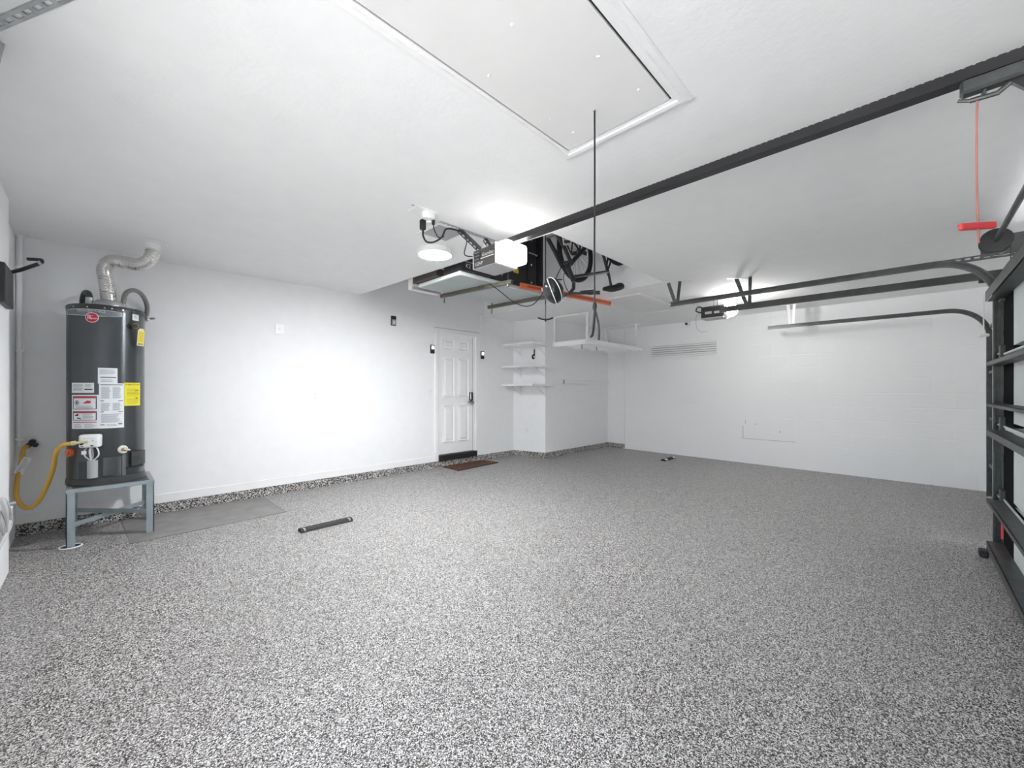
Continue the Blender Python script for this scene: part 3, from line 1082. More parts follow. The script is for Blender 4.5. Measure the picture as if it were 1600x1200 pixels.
m.build('print', M_GINK, tg)['kind'] = 'stuff'

# ------------------------------------------------------------------ things on the left wall
t = thing('bike_hook', 'black folding wall hook on the left wall', 'hook')
MB().bbox(XP, XP + .03, 3.95, 4.30, 1.81, 2.055, .008, seg=2).build('wall_plate', M_BLACK, t)
m = MB()
m.tube([(-.415, 4.24, 2.045), (-.37, 4.22, 2.065), (-.285, 4.2, 2.122)], .012, 10)
m.tube(smoothpath([(-.29, 4.2, 2.12), (-.272, 4.2, 2.135), (-.272, 4.21, 2.152), (-.29, 4.23, 2.157), (-.335, 4.27, 2.159)], 5), .0115, 10)
m.build('arm', M_BLACK, t, True)
MB().cyl((-.284, 4.192, 2.126), (-.274, 4.188, 2.132), .012, 12).build('arm_bolt', M_GALVL, t)
t = thing('hose_coil', 'coiled pale grey hose hanging low on the left wall', 'hose')
for k in range(3):
    pts = []
    for i in range(36):
        a = 2 * PI * i / 36
        pts.append((XP + .016 + .016 * k + .008 * sin(2 * a + k), 3.86 - .03 * k + (.125 - .012 * k) * cos(a + .4 * k), .49 + .02 * k + (.095 + .01 * k) * sin(a)))
    MB().tube(pts, .0115, 8, closed=True).build('loop', M_HOSEW, t, True)
MB().tube(smoothpath([(XP + .05, 3.95, .56), (XP + .05, 3.88, .47), (XP + .04, 3.80, .40), (XP + .02, 3.72, .35)], 6), .0115, 8).build('tail', M_HOSEW, t, True)
MB().cyl((XP, 3.87, .575), (XP + .08, 3.87, .585), .01, 10).build('peg', M_GREYP, t)

# ------------------------------------------------------------------ things on the floor
m = MB()
m.prism([(.178, 4.475), (1.34, 4.522), (1.335, 5.345), (.15, 5.335)], 0, .003)
o = m.build('floor_sheet', M_CLEAR)
o.rotation_euler = (math.atan(.0072), 0, 0)
o.location = (0, 0, .0015)
tag(o, 'flat grey protective sheet on the floor beside the water heater', 'floor sheet')


def parking_stop(x0, x1, y, lab, wdot):
    t = thing('parking_stop', lab, 'parking stop', 'black rubber parking stops')
    z = fz(y)
    m = MB()
    m.prism([(y - .045, z), (y + .045, z), (y + .035, z + .018), (y + .02, z + .03), (y - .02, z + .03), (y - .035, z + .018)], x0, x1, 'yz')
    m.build('bar', M_RUBBER, t)
    for x in ((x0 + .07, x1 - .06) if wdot else (x0 + .03, x1 - .03)):
        MB().bbox(x - .028 if wdot else x - .006, x + .028 if wdot else x + .006, y - .047, y + .0, z + .012, z + .032, .002).build('reflector' if wdot else 'end_bolt', M_WHITEP if wdot else M_GREYP, t)
    return t


parking_stop(1.232, 1.69, 3.815, 'long black rubber parking stop on the floor right of the grey sheet', False)
parking_stop(6.96, 7.41, 3.11, 'small black parking stop with white reflectors near the block wall', True)

t = thing('door_mat', 'brown coir door mat below the house door', 'mat')
m = MB()
mz = fz(5.2) + .0005
n = 10
top = [(3.86, 5.345), (3.85, 4.925), (4.755, 5.0), (4.70, 5.345)]
m.prism(top, mz, mz + .012)
m.build('pile', M_BROWN, t)
vs = [(a, b, mz + .006) for a, b in top]
e2 = [Vector(v) for v in vs]
MB().tube(e2, .008, 6, closed=True).build('border', mat('mat_dark', (.045, .03, .024), .9), t)
text_obj('WELCOME', .15, lambda x, y: (4.29 + x, 5.14 + y + x * .06, mz + .0135), mat('mat_print', (.022, .012, .01), .95), t)
m = MB()
for k, (yy, xx0, xx1) in enumerate(((5.02, 4.0, 4.55), (5.27, 4.02, 4.6))):
    m.box(xx0, xx1, yy, yy + .012, mz + .012, mz + .0135)
m.build('stripe', mat('mat_print'), t)

# ------------------------------------------------------------------ attic hatch with pull cord
hx0, hx1, hy0, hy1 = .25, 1.775, .757, 1.312
t = thing('attic_hatch', 'large white attic hatch with moulded trim in the ceiling', 'hatch')
MB().box(hx0 - .005, hx1 + .005, hy0 - .005, hy1 + .005, ZC - .004, ZC - .0005).build('shadow_gap', M_DARKGAP, t)
MB().bbox(hx0 + .004, hx1 - .004, hy0 + .004, hy1 - .004, ZC - .012, ZC - .003, .001).build('panel', M_PANEL, t)
tw = .067


def trim_profile(d):
    return [(0, 0), (0, -.010), (d * .22, -.012), (d * .26, -.018), (d * .55, -.020), (d * .62, -.014), (d * .9, -.012), (d, -.006), (d, 0)]


for (a, b, nrm) in (((hx0, hy1), (hx1, hy1), (0, 1)), ((hx1, hy1), (hx1, hy0), (1, 0)), ((hx1, hy0), (hx0, hy0), (0, -1)), ((hx0, hy0), (hx0, hy1), (-1, 0))):
    m = MB()
    a, b, nv = Vector((*a, 0)), Vector((*b, 0)), Vector((*nrm, 0))
    d = (b - a).normalized()
    pr = trim_profile(tw)
    vs = []
    for p, sg in ((a, -1), (b, 1)):
        for (o_, z) in pr:
            q = p + nv * (o_ + .005) + d * (sg * (o_ + .005))
            vs.append((q.x, q.y, ZC + z))
    k = len(pr)
    m.add(vs, [(i, (i + 1) % k, k + (i + 1) % k, k + i) for i in range(k)] + [tuple(range(k)), tuple(range(2 * k - 1, k - 1, -1))])
    m.build('trim_board', M_TRIM, t)
for x, y in ((1.02, 1.0), (1.35, .86), (1.62, .83), (1.50, 1.22), (1.12, 1.23), (1.66, 1.2)):
    MB().lathe([(.001, -.004), (.006, -.003), (.008, 0)], (x, y, ZC - .012), 10).build('screw', M_WHITEP, t)
t = thing('pull_cord', 'black pull cord hanging from the attic hatch', 'cord')
cx, cy = 1.596, 1.035
pts = [(cx, cy, ZC - .012), (cx + .001, cy, 2.2), (cx, cy + .001, 1.9), (cx, cy, 1.66)]
MB().tube(smoothpath(pts, 5), .0042, 8).build('cord', M_BLACK, t, True)
MB().lathe([(.002, .022), (.009, .014), (.011, 0), (.008, -.016), (.003, -.024)], (cx, cy, 1.655), 12).build('knot', M_BLACK, t, True)
pts = smoothpath([(cx, cy, 1.645), (cx - .004, cy + .003, 1.58), (cx - .010, cy + .008, 1.53), (cx - .015, cy + .012, 1.515), (cx - .006, cy + .006, 1.525), (cx - .001, cy + .001, 1.58), (cx, cy, 1.64)], 5)
MB().tube(pts, .0048, 8).build('loop', M_BLACK, t, True)
pts = smoothpath([(cx, cy, 1.645), (cx + .012, cy - .01, 1.59), (cx + .015, cy - .014, 1.54), (cx + .014, cy - .013, 1.50)], 5)
MB().tube(pts, .0052, 8).build('tail', M_BLACK, t, True)
MB().lathe([(.003, .012), (.005, 0), (.008, -.002)], (cx, cy, ZC - .016), 10).build('eyelet', M_GREYP, t)

# second hatch further right
t = thing('attic_hatch', 'smaller attic hatch in the ceiling above the storage rack', 'hatch')
ax0, ax1, ay0, ay1 = 5.12, 6.4, 2.62, 3.22
MB().box(ax0 - .004, ax1 + .004, ay0 - .004, ay1 + .004, ZC - .003, ZC - .0005).build('shadow_gap', M_GREYP, t)
MB().bbox(ax0 + .004, ax1 - .004, ay0 + .004, ay1 - .004, ZC - .01, ZC - .002, .001).build('panel', M_PANEL, t)
for (a, b, c, d) in ((ax0 - .07, ax1 + .07, ay0 - .07, ay0 - .006), (ax0 - .07, ax1 + .07, ay1 + .006, ay1 + .07), (ax0 - .07, ax0 - .006, ay0 - .006, ay1 + .006), (ax1 + .006, ax1 + .07, ay0 - .006, ay1 + .006)):
    MB().bbox(a, b, c, d, ZC - .016, ZC, .004).build('trim_board', M_TRIM, t)
t = thing('pull_cord', 'thin white pull cord hanging from the smaller hatch', 'cord')
MB().cyl((5.95, 3.1, 2.14), (5.95, 3.1, ZC - .01), .003, 6).build('cord', M_WHITEP, t)
MB().lathe([(.004, .02), (.012, .005), (.012, -.012), (.004, -.018)], (5.95, 3.1, 2.13), 12).build('knob', M_WHITEP, t, True)

# ------------------------------------------------------------------ ceiling lamp, supply grille, ceiling outlet
t = thing('ceiling_lamp', 'round white flush ceiling lamp, lit, near the door opener', 'lamp')
MB().lathe([(.15, 0), (.1525, -.03), (.151, -.05), (.1475, -.051), (.1465, -.046)], (2.182, 3.14, ZC), 48).build('base', M_WHITEP, t, True)
MB().lathe([(.147, -.047), (.14, -.051), (.06, -.056), (.003, -.057)], (2.182, 3.14, ZC), 48).build('diffuser', M_LAMP, t, True)

t = thing('ceiling_grille', 'square grey slatted supply grille in the ceiling beside the lamp', 'vent')
vx0, vx1, vy0, vy1 = 1.865, 2.105, 2.625, 2.875
for (a, b, c, d) in ((vx0 - .03, vx1 + .03, vy0 - .03, vy0), (vx0 - .03, vx1 + .03, vy1, vy1 + .03), (vx0 - .03, vx0, vy0, vy1), (vx1, vx1 + .03, vy0, vy1)):
    MB().bbox(a, b, c, d, ZC - .008, ZC, .002).build('frame', M_WHITEP, t)
MB().box(vx0, vx1, vy0, vy1, ZC - .002, ZC - .0005).build('back_plate', mat('grille_dark', (.12, .12, .12), .6), t)
for i in range(9):
    y = vy0 + (i + .5) * (vy1 - vy0) / 9
    m = MB()
    m.prism([(y - .007, ZC - .003), (y - .004, ZC - .003), (y + .007, ZC - .009), (y + .004, ZC - .009)], vx0, vx1, 'yz')
    m.build('slat', M_GREYP, t)

t = thing('ceiling_outlet', 'white ceiling outlet box with black plugs', 'outlet')
MB().bbox(1.565, 1.735, 2.465, 2.585, ZC - .006, ZC, .002).build('cover_plate', M_WHITEP, t)
MB().lathe([(.03, -.05), (.046, -.046), (.051, -.03), (.051, 0)], (1.69, 2.52, ZC - .004), 28).build('box', M_WHITEP, t, True)
MB().bbox(1.645, 1.685, 2.53, 2.57, ZC - .125, ZC - .048, .008).build('plug', M_BLACK, t)
MB().bbox(1.712, 1.732, 2.49, 2.51, ZC - .085, ZC - .046, .004).build('plug', M_BLACK, t)
MB().cyl((1.545, 2.49, ZC - .003), (1.545, 2.49, ZC), .01, 10).build('anchor', M_GREYP, t)
t = thing('electric_cable', 'black power cords running from the ceiling outlet to the door opener', 'cord')
MB().tube(smoothpath([(1.666, 2.55, ZC - .123), (1.675, 2.56, ZC - .165), (1.72, 2.58, ZC - .19), (1.79, 2.585, ZC - .17), (1.85, 2.57, ZC - .12), (1.875, 2.56, ZC - .06), (1.93, 2.555, ZC - .04), (2.05, 2.555, ZC - .035)], 8), .007, 8).build('cord', M_RUBBER, t, True)
MB().tube(smoothpath([(1.722, 2.5, ZC - .083), (1.74, 2.51, ZC - .12), (1.79, 2.53, ZC - .15), (1.86, 2.56, ZC - .12)], 8), .004, 8).build('cord', M_RUBBER, t, True)
MB().tube(smoothpath([(2.05, 2.555, ZC - .035), (2.08, 2.56, ZC - .05), (2.1, 2.58, ZC - .1), (2.095, 2.6, ZC - .19), (2.12, 2.525, ZC - .22)], 8), .004, 8).build('cord', M_RUBBER, t, True)

# ------------------------------------------------------------------ perforated hardware


def perforated(m, a, b, side, width=.032, t=.003, pitch=.05, flange=True, upd=None):
    """perforated angle iron from a to b; SIDE gives the broad face's direction. Two rails and rungs leave real holes"""
    a, b, s = Vector(a), Vector(b), Vector(side)
    d = (b - a)
    L = d.length
    d.normalize()
    s = (s - d * s.dot(d)).normalized()
    n = d.cross(s)
    F = Matrix((
        (d.x, s.x, n.x, a.x), (d.y, s.y, n.y, a.y), (d.z, s.z, n.z, a.z), (0, 0, 0, 1)))
    w = width
    m.box(0, L, 0, w * .3, -t / 2, t / 2, F)
    m.box(0, L, w * .7, w, -t / 2, t / 2, F)
    k = max(2, int(L / pitch))
    for i in range(k + 1):
        x = L * i / k
        m.box(max(0, x - pitch * .2), min(L, x + pitch * .2), w * .3, w * .7, -t / 2, t / 2, F)
    if flange:
        m.box(0, L, 0, t, 0, w * .9, F)
    return m


def hanger(label, top, bottoms, mt, bar=None):
    t = thing('track_hanger', label, 'hanger', 'perforated track hangers')
    for (a, b, s) in bottoms:
        perforated(MB(), a, b, s, .042, .003, .05, True).build('strap', mt, t)
    if bar:
        perforated(MB(), *bar, .036, .003, .05).build('ceiling_angle', M_TRIM if mt is M_GALV else mt, t)
    return t


# ------------------------------------------------------------------ garage door, tracks
gd = thing('garage_door', 'closed sectional garage door with dark steel struts at the right', 'garage door')
gx0, gx1 = -.33, 4.765
joints = [fz(-.5) + .005, .47, 1.01, 1.545, 2.075]
for i in range(4):
    z0_, z1_ = joints[i] + .002, joints[i + 1] - .002
    sec = MB().box(gx0, gx1, -.60, -.555, z0_, z1_).build('section', M_BEIGE, gd)
    for (a, b) in ((gx0, gx0 + .3), (gx1 - .40, gx1), (2.1, 2.3)):
        MB().box(a, b, -.556, -.50, z0_ + .003, z1_ - .003).build('stile', M_MATTE, sec)
    for k in range(2):
        a = gx0 + .3 + k * 2.07
        b = (2.1 if k == 0 else gx1 - .40)
        MB().box(a + .001, b - .001, -.556, -.5025, z0_ + .03, z1_ - .035).build('panel', M_BEIGE, sec)
    if i < 3:
        m = MB()
        m.box(gx0, gx1 - .005, -.556, -.497, z1_ - .03, z1_)
        m.box(gx0, gx1 - .005, -.51, -.49, z1_ - .012, z1_ + .0)
        m.build('joint_rail', M_BEIGE, sec)
for z, h, dp in ((.09, .06, .085), (.43, .03, .085), (.95, .045, .085), (1.16, .022, .085), (1.47, .03, .085), (1.985, .075, .09)):
    m = MB()
    y0_, y1_ = -.50 + dp, -.50
    m.box(gx0, gx1, y0_ - .003, y0_, z - h / 2, z + h / 2)
    m.box(gx0, gx1, y1_, y0_, z + h / 2 - .003, z + h / 2)
    m.box(gx0, gx1, y1_, y0_ - .01, z - h / 2, z - h / 2 + .003)
    m.build('strut', M_GALV, gd)
for z in joints[1:4] + [2.0]:
    hg = MB().bbox(gx1 - .09, gx1 - .005, -.505, -.475, z - .07, z + .06, .004).build('hinge', M_GALV, gd)
    MB().cyl((gx1 - .05, -.478, z), (gx1 + .06, -.478, z), .008, 10).build('roller_stem', M_GALVL, hg)
    MB().cyl((gx1 + .03, -.478, z), (gx1 + .055, -.478, z), .021, 18).build('roller', M_BLACK, hg, True)
m = MB()
m.bbox(4.70, 4.80, -.425, -.375, .0, .05, .012, seg=2)
m.build('bottom_seal', M_RUBBER, gd)
MB().bbox(gx0, gx1 + .01, -.60, -.54, -.006, .02, .004).build('bottom_gasket', M_RUBBER, gd)
MB().cyl((4.772, -.50, .15), (4.772, -.50, .33), .012, 10).build('bottom_fixture', M_RED, gd)

t = thing('torsion_shaft', 'dark torsion shaft with cable drum above the garage door', 'shaft')
MB().cyl((-.3, -.47, 2.42), (4.93, -.47, 2.42), .0165, 14).build('shaft', M_GALV, t, True)
MB().lathe([(.03, -.055), (.088, -.05), (.088, -.04), (.07, -.035), (.07, .03), (.085, .035), (.085, .045), (.03, .05)], (4.86, -.47, 2.42), 32, 'x').build('drum', M_BLACK, t, True)
MB().box(4.925, 4.935, YF + .003, -.40, 2.33, 2.48).build('bearing_plate', M_GALV, t)
MB().cyl((4.85, -.545, 2.40), (4.78, -.52, .12), .003, 6).build('lift_cable', M_GALV, t)
m = MB()
for i in range(60):
    a = 2 * PI * i / 6
pts = []
for i in range(24 * 26):
    a = 2 * PI * i / 24
    pts.append((1.6 + 1.2 * i / (24 * 26), -.47 + .032 * cos(a), 2.42 + .032 * sin(a)))
MB().tube(pts, .005, 5).build('spring', M_GALV, t, True)
MB().box(2.19, 2.25, YF + .003, -.46, 2.36, 2.50).build('centre_bracket', M_GALV, t)


def cprof(open_side, w=.05, dp=.036, th=.0035):
    """C section: n axis = width, s axis = depth; OPEN_SIDE is the sign of s where the mouth is"""
    s = open_side
    return [(-w / 2, 0), (w / 2, 0), (w / 2, s * dp), (w / 2 - .01, s * dp), (w / 2 - .01, s * (dp - th)), (w / 2 - th, s * (dp - th)), (w / 2 - th, s * th),
            (-w / 2 + th, s * th), (-w / 2 + th, s * (dp - th)), (-w / 2 + .01, s * (dp - th)), (-w / 2 + .01, s * dp), (-w / 2, s * dp)]


def track(label, X, yv, zh, yend, rad, side, z0_=.03, vertical=True, mt=M_GALV, w=.05):
    t = thing('garage_door_track', label, 'track', 'garage door tracks')
    path = []
    cyy, czz = yv + rad, zh - rad
    n = 14
    cur = []
    for i in range(n + 1):
        a = PI - (PI / 2) * i / n
        o = (X, cyy + rad * cos(a), czz + rad * sin(a))
        cur.append((o, (0, cos(a), sin(a)), (1, 0, 0)))
    pr = cprof(side, w)
    if vertical:
        MB().sweep([((X, yv, z0_), (0, -1, 0), (1, 0, 0)), cur[0]], pr).build('vertical_track', mt, t)
        MB().sweep(cur, pr).build('curve', mt, t)
        MB().sweep([cur[-1], ((X, yend, zh), (0, 0, 1), (1, 0, 0))], pr).build('horizontal_track', mt, t)
    else:
        MB().sweep([((X, yv, zh), (0, 0, 1), (1, 0, 0)), ((X, yend, zh), (0, 0, 1), (1, 0, 0))], pr).build('horizontal_track', mt, t)
    return t


tA = track('long grey curved track at the near end of the dark struts', 4.835, -.478, 2.30, 2.06, .34, -1)
perforated(MB(), (4.85, -.70, 2.295), (4.85, .1, 2.30), (0, 0, 1), .035).build('header_angle', M_GALV, tA)
for z in (.25, .75, 1.2, 1.7):
    m = MB()
    m.box(4.835, 4.84, -.50, YF, z - .03, z + .03)
    m.box(4.835, 4.9, YF + .001, YF + .005, z - .03, z + .03)
    m.build('jamb_bracket', M_GALV, tA)
m = MB()
m.box(4.8355, 4.84, -.512, -.452, .02, 1.96)
m.build('wall_angle', M_GALVL, tA)
MB().box(4.78, 4.795, -.70, -.64, 0, 2.08).build('jamb_strip', M_TRIM, tA)
tB = track('straight dark track running below the curved one', 5.2, -.69, 2.232, 1.63, .3, 1, vertical=False, mt=mat('track_dark', (.07, .072, .068), .5, .6, var=.3), w=.062)
m = MB()
m.box(5.2, 5.235, -.735, -.69, 2.19, 2.27)
m.build('header_bracket', M_GALV, tB)
MB().bbox(5.185, 5.215, -.46, -.41, 2.17, 2.203, .006).build('bearing', M_BLACK, tB)
tC = track('far grey track with a short curve close to the block wall', 7.3, -.66, 2.238, 1.58, .34, -1, mt=M_GALV)
tD = track('left-hand track of the garage door under the ceiling', -.385, -.478, 2.30, 1.88, .34, 1)

hanger('perforated hanger at the end of the long curved track', None,
       [((4.81, 2.10, ZC - .01), (4.83, 2.02, 2.29), (1, .2, 0)), ((4.81, 1.96, ZC - .01), (4.835, 2.00, 2.29), (1, -.2, 0))], M_GALV, ((4.72, 2.14, ZC - .004), (4.92, 1.84, ZC - .004), (1, 1, 0)))
hanger('perforated hanger holding the straight dark track', None,
       [((5.19, 1.46, ZC - .004), (5.21, 1.36, 2.25), (1, .3, 0)), ((5.21, 1.32, ZC - .004), (5.215, 1.33, 2.25), (1, -.3, 0))], M_GALV, ((5.1, 1.50, ZC - .004), (5.3, 1.32, ZC - .004), (1, 1, 0)))
hanger('pale perforated hanger at the far track by the block wall', None,
       [((7.32, 1.34, ZC - .004), (7.31, 1.32, 2.25), (1, .2, 0)), ((7.32, 1.26, ZC - .004), (7.31, 1.28, 2.25), (1, -.2, 0))], M_TRIM, ((7.22, 1.55, ZC - .004), (7.42, 1.2, ZC - .004), (1, 1, 0)))
hanger('perforated hanger against the ceiling at the upper left', None,
       [((-.302, 2.50, ZC - .005), (-.405, 1.86, 2.32), (1, 0, 0)), ((-.285, 2.40, ZC - .005), (-.33, 2.52, 2.40), (1, .3, 0))], M_GALVL, ((-.30, 2.36, ZC - .006), (-.02, 1.83, ZC - .006), (.88, .47, 0)))

t = thing('pull_cord', 'white manual pull cord with knob beside the curved track', 'cord')
MB().cyl((4.74, -.40, 1.70), (4.74, -.40, 1.985), .004, 6).build('cord', M_WHITEP, t)
MB().lathe([(.004, -.03), (.012, -.026), (.013, .02), (.004, .03)], (4.74, -.40, 1.69), 12, 'y').build('knob', M_WHITEP, t, True)

# second garage door beyond the pier (seen only past the tracks)
g2 = thing('garage_door', 'second narrower garage door beyond the tracks at the far right', 'garage door')
for i in range(4):
    z0_, z1_ = joints[i] + .002, joints[i + 1] - .002
    sec = MB().box(5.25, 7.24, -.738, -.70, z0_, z1_).build('section', M_BEIGE, g2)
    for k in range(3):
        MB().box(5.32 + k * .64, 5.88 + k * .64, -.701, -.692, z0_ + .05, z1_ - .05).build('panel', M_BEIGE, sec)
    MB().bbox(5.25, 7.24, -.701, -.65, z1_ - .08, z1_ - .05, .003).build('strut', M_GALV, g2)

# ------------------------------------------------------------------ garage door opener with its rail
op = thing('door_opener', 'grey ceiling door opener with lit lens and long black rail', 'door opener')
ox0, ox1, oy0, oy1, oz0, oz1 = 2.12, 2.36, 2.265, 2.52, 2.245, 2.392
body = MB().bbox(ox0, ox1, oy0, oy1, oz0, oz1, .006).build('body', mat('opener_dark_grey', (.085, .085, .075), .4, .2), op)
MB().box(ox0 - .001, ox0 + .002, oy0 + .16, oy1 - .003, oz0 + .055, oz1 - .02).build('side_recess', M_BLACK, body)
for k in range(3):
    MB().box(ox0 - .003, ox0, oy0 + .18, oy1 - .02, oz0 + .068 + k * .026, oz0 + .071 + k * .026).build('rib', M_GREYP, body)
MB().bbox(ox0 + .002, ox1 - .002, oy0 + .004, oy1, oz0 - .004, oz0 + .002, .001).build('underside', M_GREYP, body)
MB().box(ox0 - .002, ox0 + .004, oy1 - .006, oy1 + .002, oz0, oz1 - .04).build('edge_trim', M_WHITEP, body)
text_obj('Guardian', .037, lambda x, y: (ox0 - .0025, oy0 + .083 - x, oz0 + .092 + y), M_WHITEP, body, shear=.3)
MB().box(ox0 - .0025, ox0 - .001, oy0 + .012, oy0 + .165, oz0 + .064, oz0 + .071).build('underline', M_WHITEP, body)
text_obj('1/2HP', .036, lambda x, y: (ox0 - .0025, oy0 + .185 - x, oz0 + .03 + y), M_WHITEP, body, shear=.2)
m = MB()
m.bbox(ox0 + .004, ox1 - .004, oy0 - .125, oy0 - .004, oz0 + .008, oz1 + .012, .02, seg=2)
ln = m.build('lens', M_LENS, op, True)
MB().bbox(ox0, ox1, oy0 - .008, oy0 + .002, oz0, oz1 + .016, .003).build('lens_frame', M_WHITEP, op)
rl = MB().box(2.205, 2.235, -.43, oy0 + .12, 2.398, 2.44).build('rail', M_RAIL, op)
m = MB()
m.box(2.192, 2.248, -.43, oy0 + .1, 2.392, 2.398)
m.build('rail_flange', M_RAIL, rl)
m = MB()
y = -.42
while y < oy0:
    m.box(2.212, 2.228, y, y + .018, 2.44, 2.446)
    y += .026
ch = m.build('chain', M_RAIL, rl)
ch['kind'] = 'stuff'
tr = MB().bbox(2.195, 2.245, -.34, -.13, 2.345, 2.397, .008).build('trolley', M_GALV, op)
m = MB()
m.tube([(2.22, -.26, 2.35), (2.22, -.22, 2.318), (2.22, -.155, 2.322)], .009, 8)
m.tube([(2.22, -.19, 2.345), (2.22, -.185, 2.322)], .006, 8)
m.tube([(2.22, -.155, 2.322), (2.22, -.125, 2.336)], .006, 8)
m.build('release_lever', M_GALV, tr)
m = MB()
m.box(2.21, 2.23, -.02, .02, -.355, .02, Matrix.Translation((0, -.265, 2.35)) @ Matrix.Rotation(R(-38), 4, 'X'))
m.build('door_arm', M_RAIL, op)
MB().tube(smoothpath([(2.22, -.172, 2.33), (2.221, -.171, 2.1), (2.219, -.173, 1.9), (2.22, -.176, 1.80)], 6), .0032, 8).build('release_cord', mat('red_cord', (.5, .2, .17), .8), op, True)
rh = MB().bbox(-.062, .062, -.009, .009, -.013, .013, .006, Matrix.Translation((2.22, -.172, 1.862)) @ Matrix.Rotation(R(-47), 4, 'Z') @ Matrix.Rotation(R(-3), 4, 'Y'), 2).build('release_handle', M_RED, op)
rh['label'] = 'red emergency release handle'
for (a, b, s) in (((1.84, 2.57, ZC - .004), (2.46, 2.565, ZC - .004), (0, 1, 0)),):
    perforated(MB(), a, b, s, .04, .003, .04).build('ceiling_angle', M_GALVL, op)
perforated(MB(), (2.02, 2.585, ZC - .006), (2.15, 2.46, 2.392), (0, 1, 0), .034, .003, .04).build('strap', M_GALV, op)
perforated(MB(), (2.30, 2.58, ZC - .006), (2.32, 2.46, 2.392), (0, 1, 0), .034, .003, .04).build('strap', M_GALV, op)
perforated(MB(), (2.14, 2.44, 2.396), (2.34, 2.44, 2.396), (0, 1, 0), .04, .003, .04).build('top_bracket', M_GALVL, op)

# second opener
o2 = thing('door_opener', 'small black door opener with lit bulb lens behind the dark track', 'door opener')
MB().bbox(6.0, 6.2, 1.82, 2.13, 2.285, 2.45, .02, seg=2).build('body', M_BLACK, o2)
MB().box(5.998, 6.003, 1.86, 1.95, 2.34, 2.37).build('side_plate', M_GREYP, o2)
MB().box(5.998, 6.003, 1.98, 2.07, 2.34, 2.375).build('side_plate', M_GREYP, o2)
MB().box(6.0, 6.2, 1.83, 2.12, 2.275, 2.29).build('underside', M_GREYP, o2)
MB().lathe([(.095, .0), (.095, -.03), (.088, -.08), (.06, -.125), (.015, -.145)], (6.1, 1.82, 2.375), 28, 'y').build('lens', M_LENS2, o2, True)
MB().lathe([(.1, .012), (.1, -.02), (.094, -.03)], (6.1, 1.82, 2.375), 28, 'y').build('lens_frame', M_WHITEP, o2, True)
MB().box(6.085, 6.115, YF, 1.86, 2.40, 2.435).build('rail', M_RAIL, o2)
for x in (6.03, 6.17):
    MB().box(x - .012, x + .012, 1.96, 1.964, 2.44, ZC).build('strap', M_GALV, o2)
MB().tube(smoothpath([(6.02, 2.1, 2.44), (5.98, 2.16, 2.45), (6.0, 2.19, 2.40), (6.06, 2.14, 2.38)], 6), .008, 6).build('cord_loop', M_RUBBER, o2)
t = thing('antenna_wire', 'thin grey wire drooping from the second door opener', 'wire')
MB().tube(smoothpath([(6.1, 2.13, 2.38), (6.1, 2.22, 2.36), (6.12, 2.23, 2.2), (6.1, 2.17, 2.12), (6.08, 2.07, 2.11)], 8), .0025, 6).build('wire', M_GREYP, t)
t = thing('antenna_wire', 'thin grey wire running from the second door opener to the ceiling', 'wire')
MB().tube(smoothpath([(6.12, 2.12, 2.42), (6.14, 2.2, 2.50), (6.15, 2.35, 2.555), (6.2, 2.6, ZC - .003)], 8), .003, 6).build('wire', M_GREYP, t)

# ------------------------------------------------------------------ stored things in the raised bay


def channel(label, a, b, rods):
    t = thing('support_channel', label, 'strut channel', 'support channels in the ceiling bay')
    a, b = Vector(a), Vector(b)
    d = (b - a).normalized()
    s = Vector((0, 0, 1)).cross(d)
    MB().sweep([(a, (0, 0, 1), s), (b, (0, 0, 1), s)], [(-.02, -.02), (.021, -.02), (.021, -.007), (.016, -.007), (.016, -.016), (-.016, -.016), (-.016, .016), (.016, .016), (.016, .007), (.021, .007), (.021, .02), (-.02, .02)]).build('channel', M_OLIVE, t)
    for f, low in rods:
        p = a.lerp(b, f)
        MB().cyl((p.x, p.y, p.z - low), (p.x, p.y, RTOP), .006, 8).build('threaded_rod', M_GALV, t)
        MB().cyl((p.x, p.y, p.z - .032), (p.x, p.y, p.z - .021), .012, 6).build('nut', M_GALVL, t)
    return t


channel('olive steel support channel at the left of the ceiling bay', (3.01, 4.20, 2.447), (3.14, 3.08, 2.447), ((.05, .09), (.95, .05)))
channel('olive steel support channel in the middle of the ceiling bay', (3.88, 4.28, 2.447), (3.965, 3.18, 2.447), ((.06, .10), (.9, .02)))
t = thing('hanging_handle', 'black T-shaped handle on a thin rod hanging below the ceiling bay', 'handle')
MB().cyl((3.97, 3.30, 2.17), (3.97, 3.30, 2.4265), .007, 8).build('rod', M_GALV, t)
m = MB()
m.tube(smoothpath([(3.90, 3.37, 2.19), (3.935, 3.335, 2.172), (3.97, 3.30, 2.165), (4.005, 3.265, 2.172), (4.04, 3.23, 2.19)], 4), [.004] + [.01] * 15 + [.004], 8)
m.build('grip', M_BLACK, t, True)
MB().lathe([(.004, -.03), (.014, -.01), (.012, .012)], (3.97, 3.30, 2.165), 10).build('hub', M_BLACK, t, True)

t = thing('storage_board', 'pale grey board lying across the support channels', 'board')
MB().bbox(2.64, 4.0, 3.36, 4.09, 2.470, 2.492, .006).build('sheet', M_BOARD, t)
for (a, b, c, d) in ((2.62, 4.02, 3.33, 3.365), (2.62, 4.02, 4.08, 4.115), (2.62, 2.655, 3.365, 4.08), (3.985, 4.02, 3.365, 4.08)):
    MB().bbox(a, b, c, d, 2.472, 2.512, .006).build('rim', mat('board_rim', (.62, .66, .65), .45), t)
t = thing('white_plank', 'narrow white panel stored beside the grey board', 'panel')
MB().bbox(2.60, 3.0, 4.22, 4.30, 2.47, 2.62, .006).build('sheet', M_TRIM, t)
MB().bbox(2.60, 3.0, 4.19, 4.222, 2.47, 2.5, .004).build('edge', M_GREYP, t)

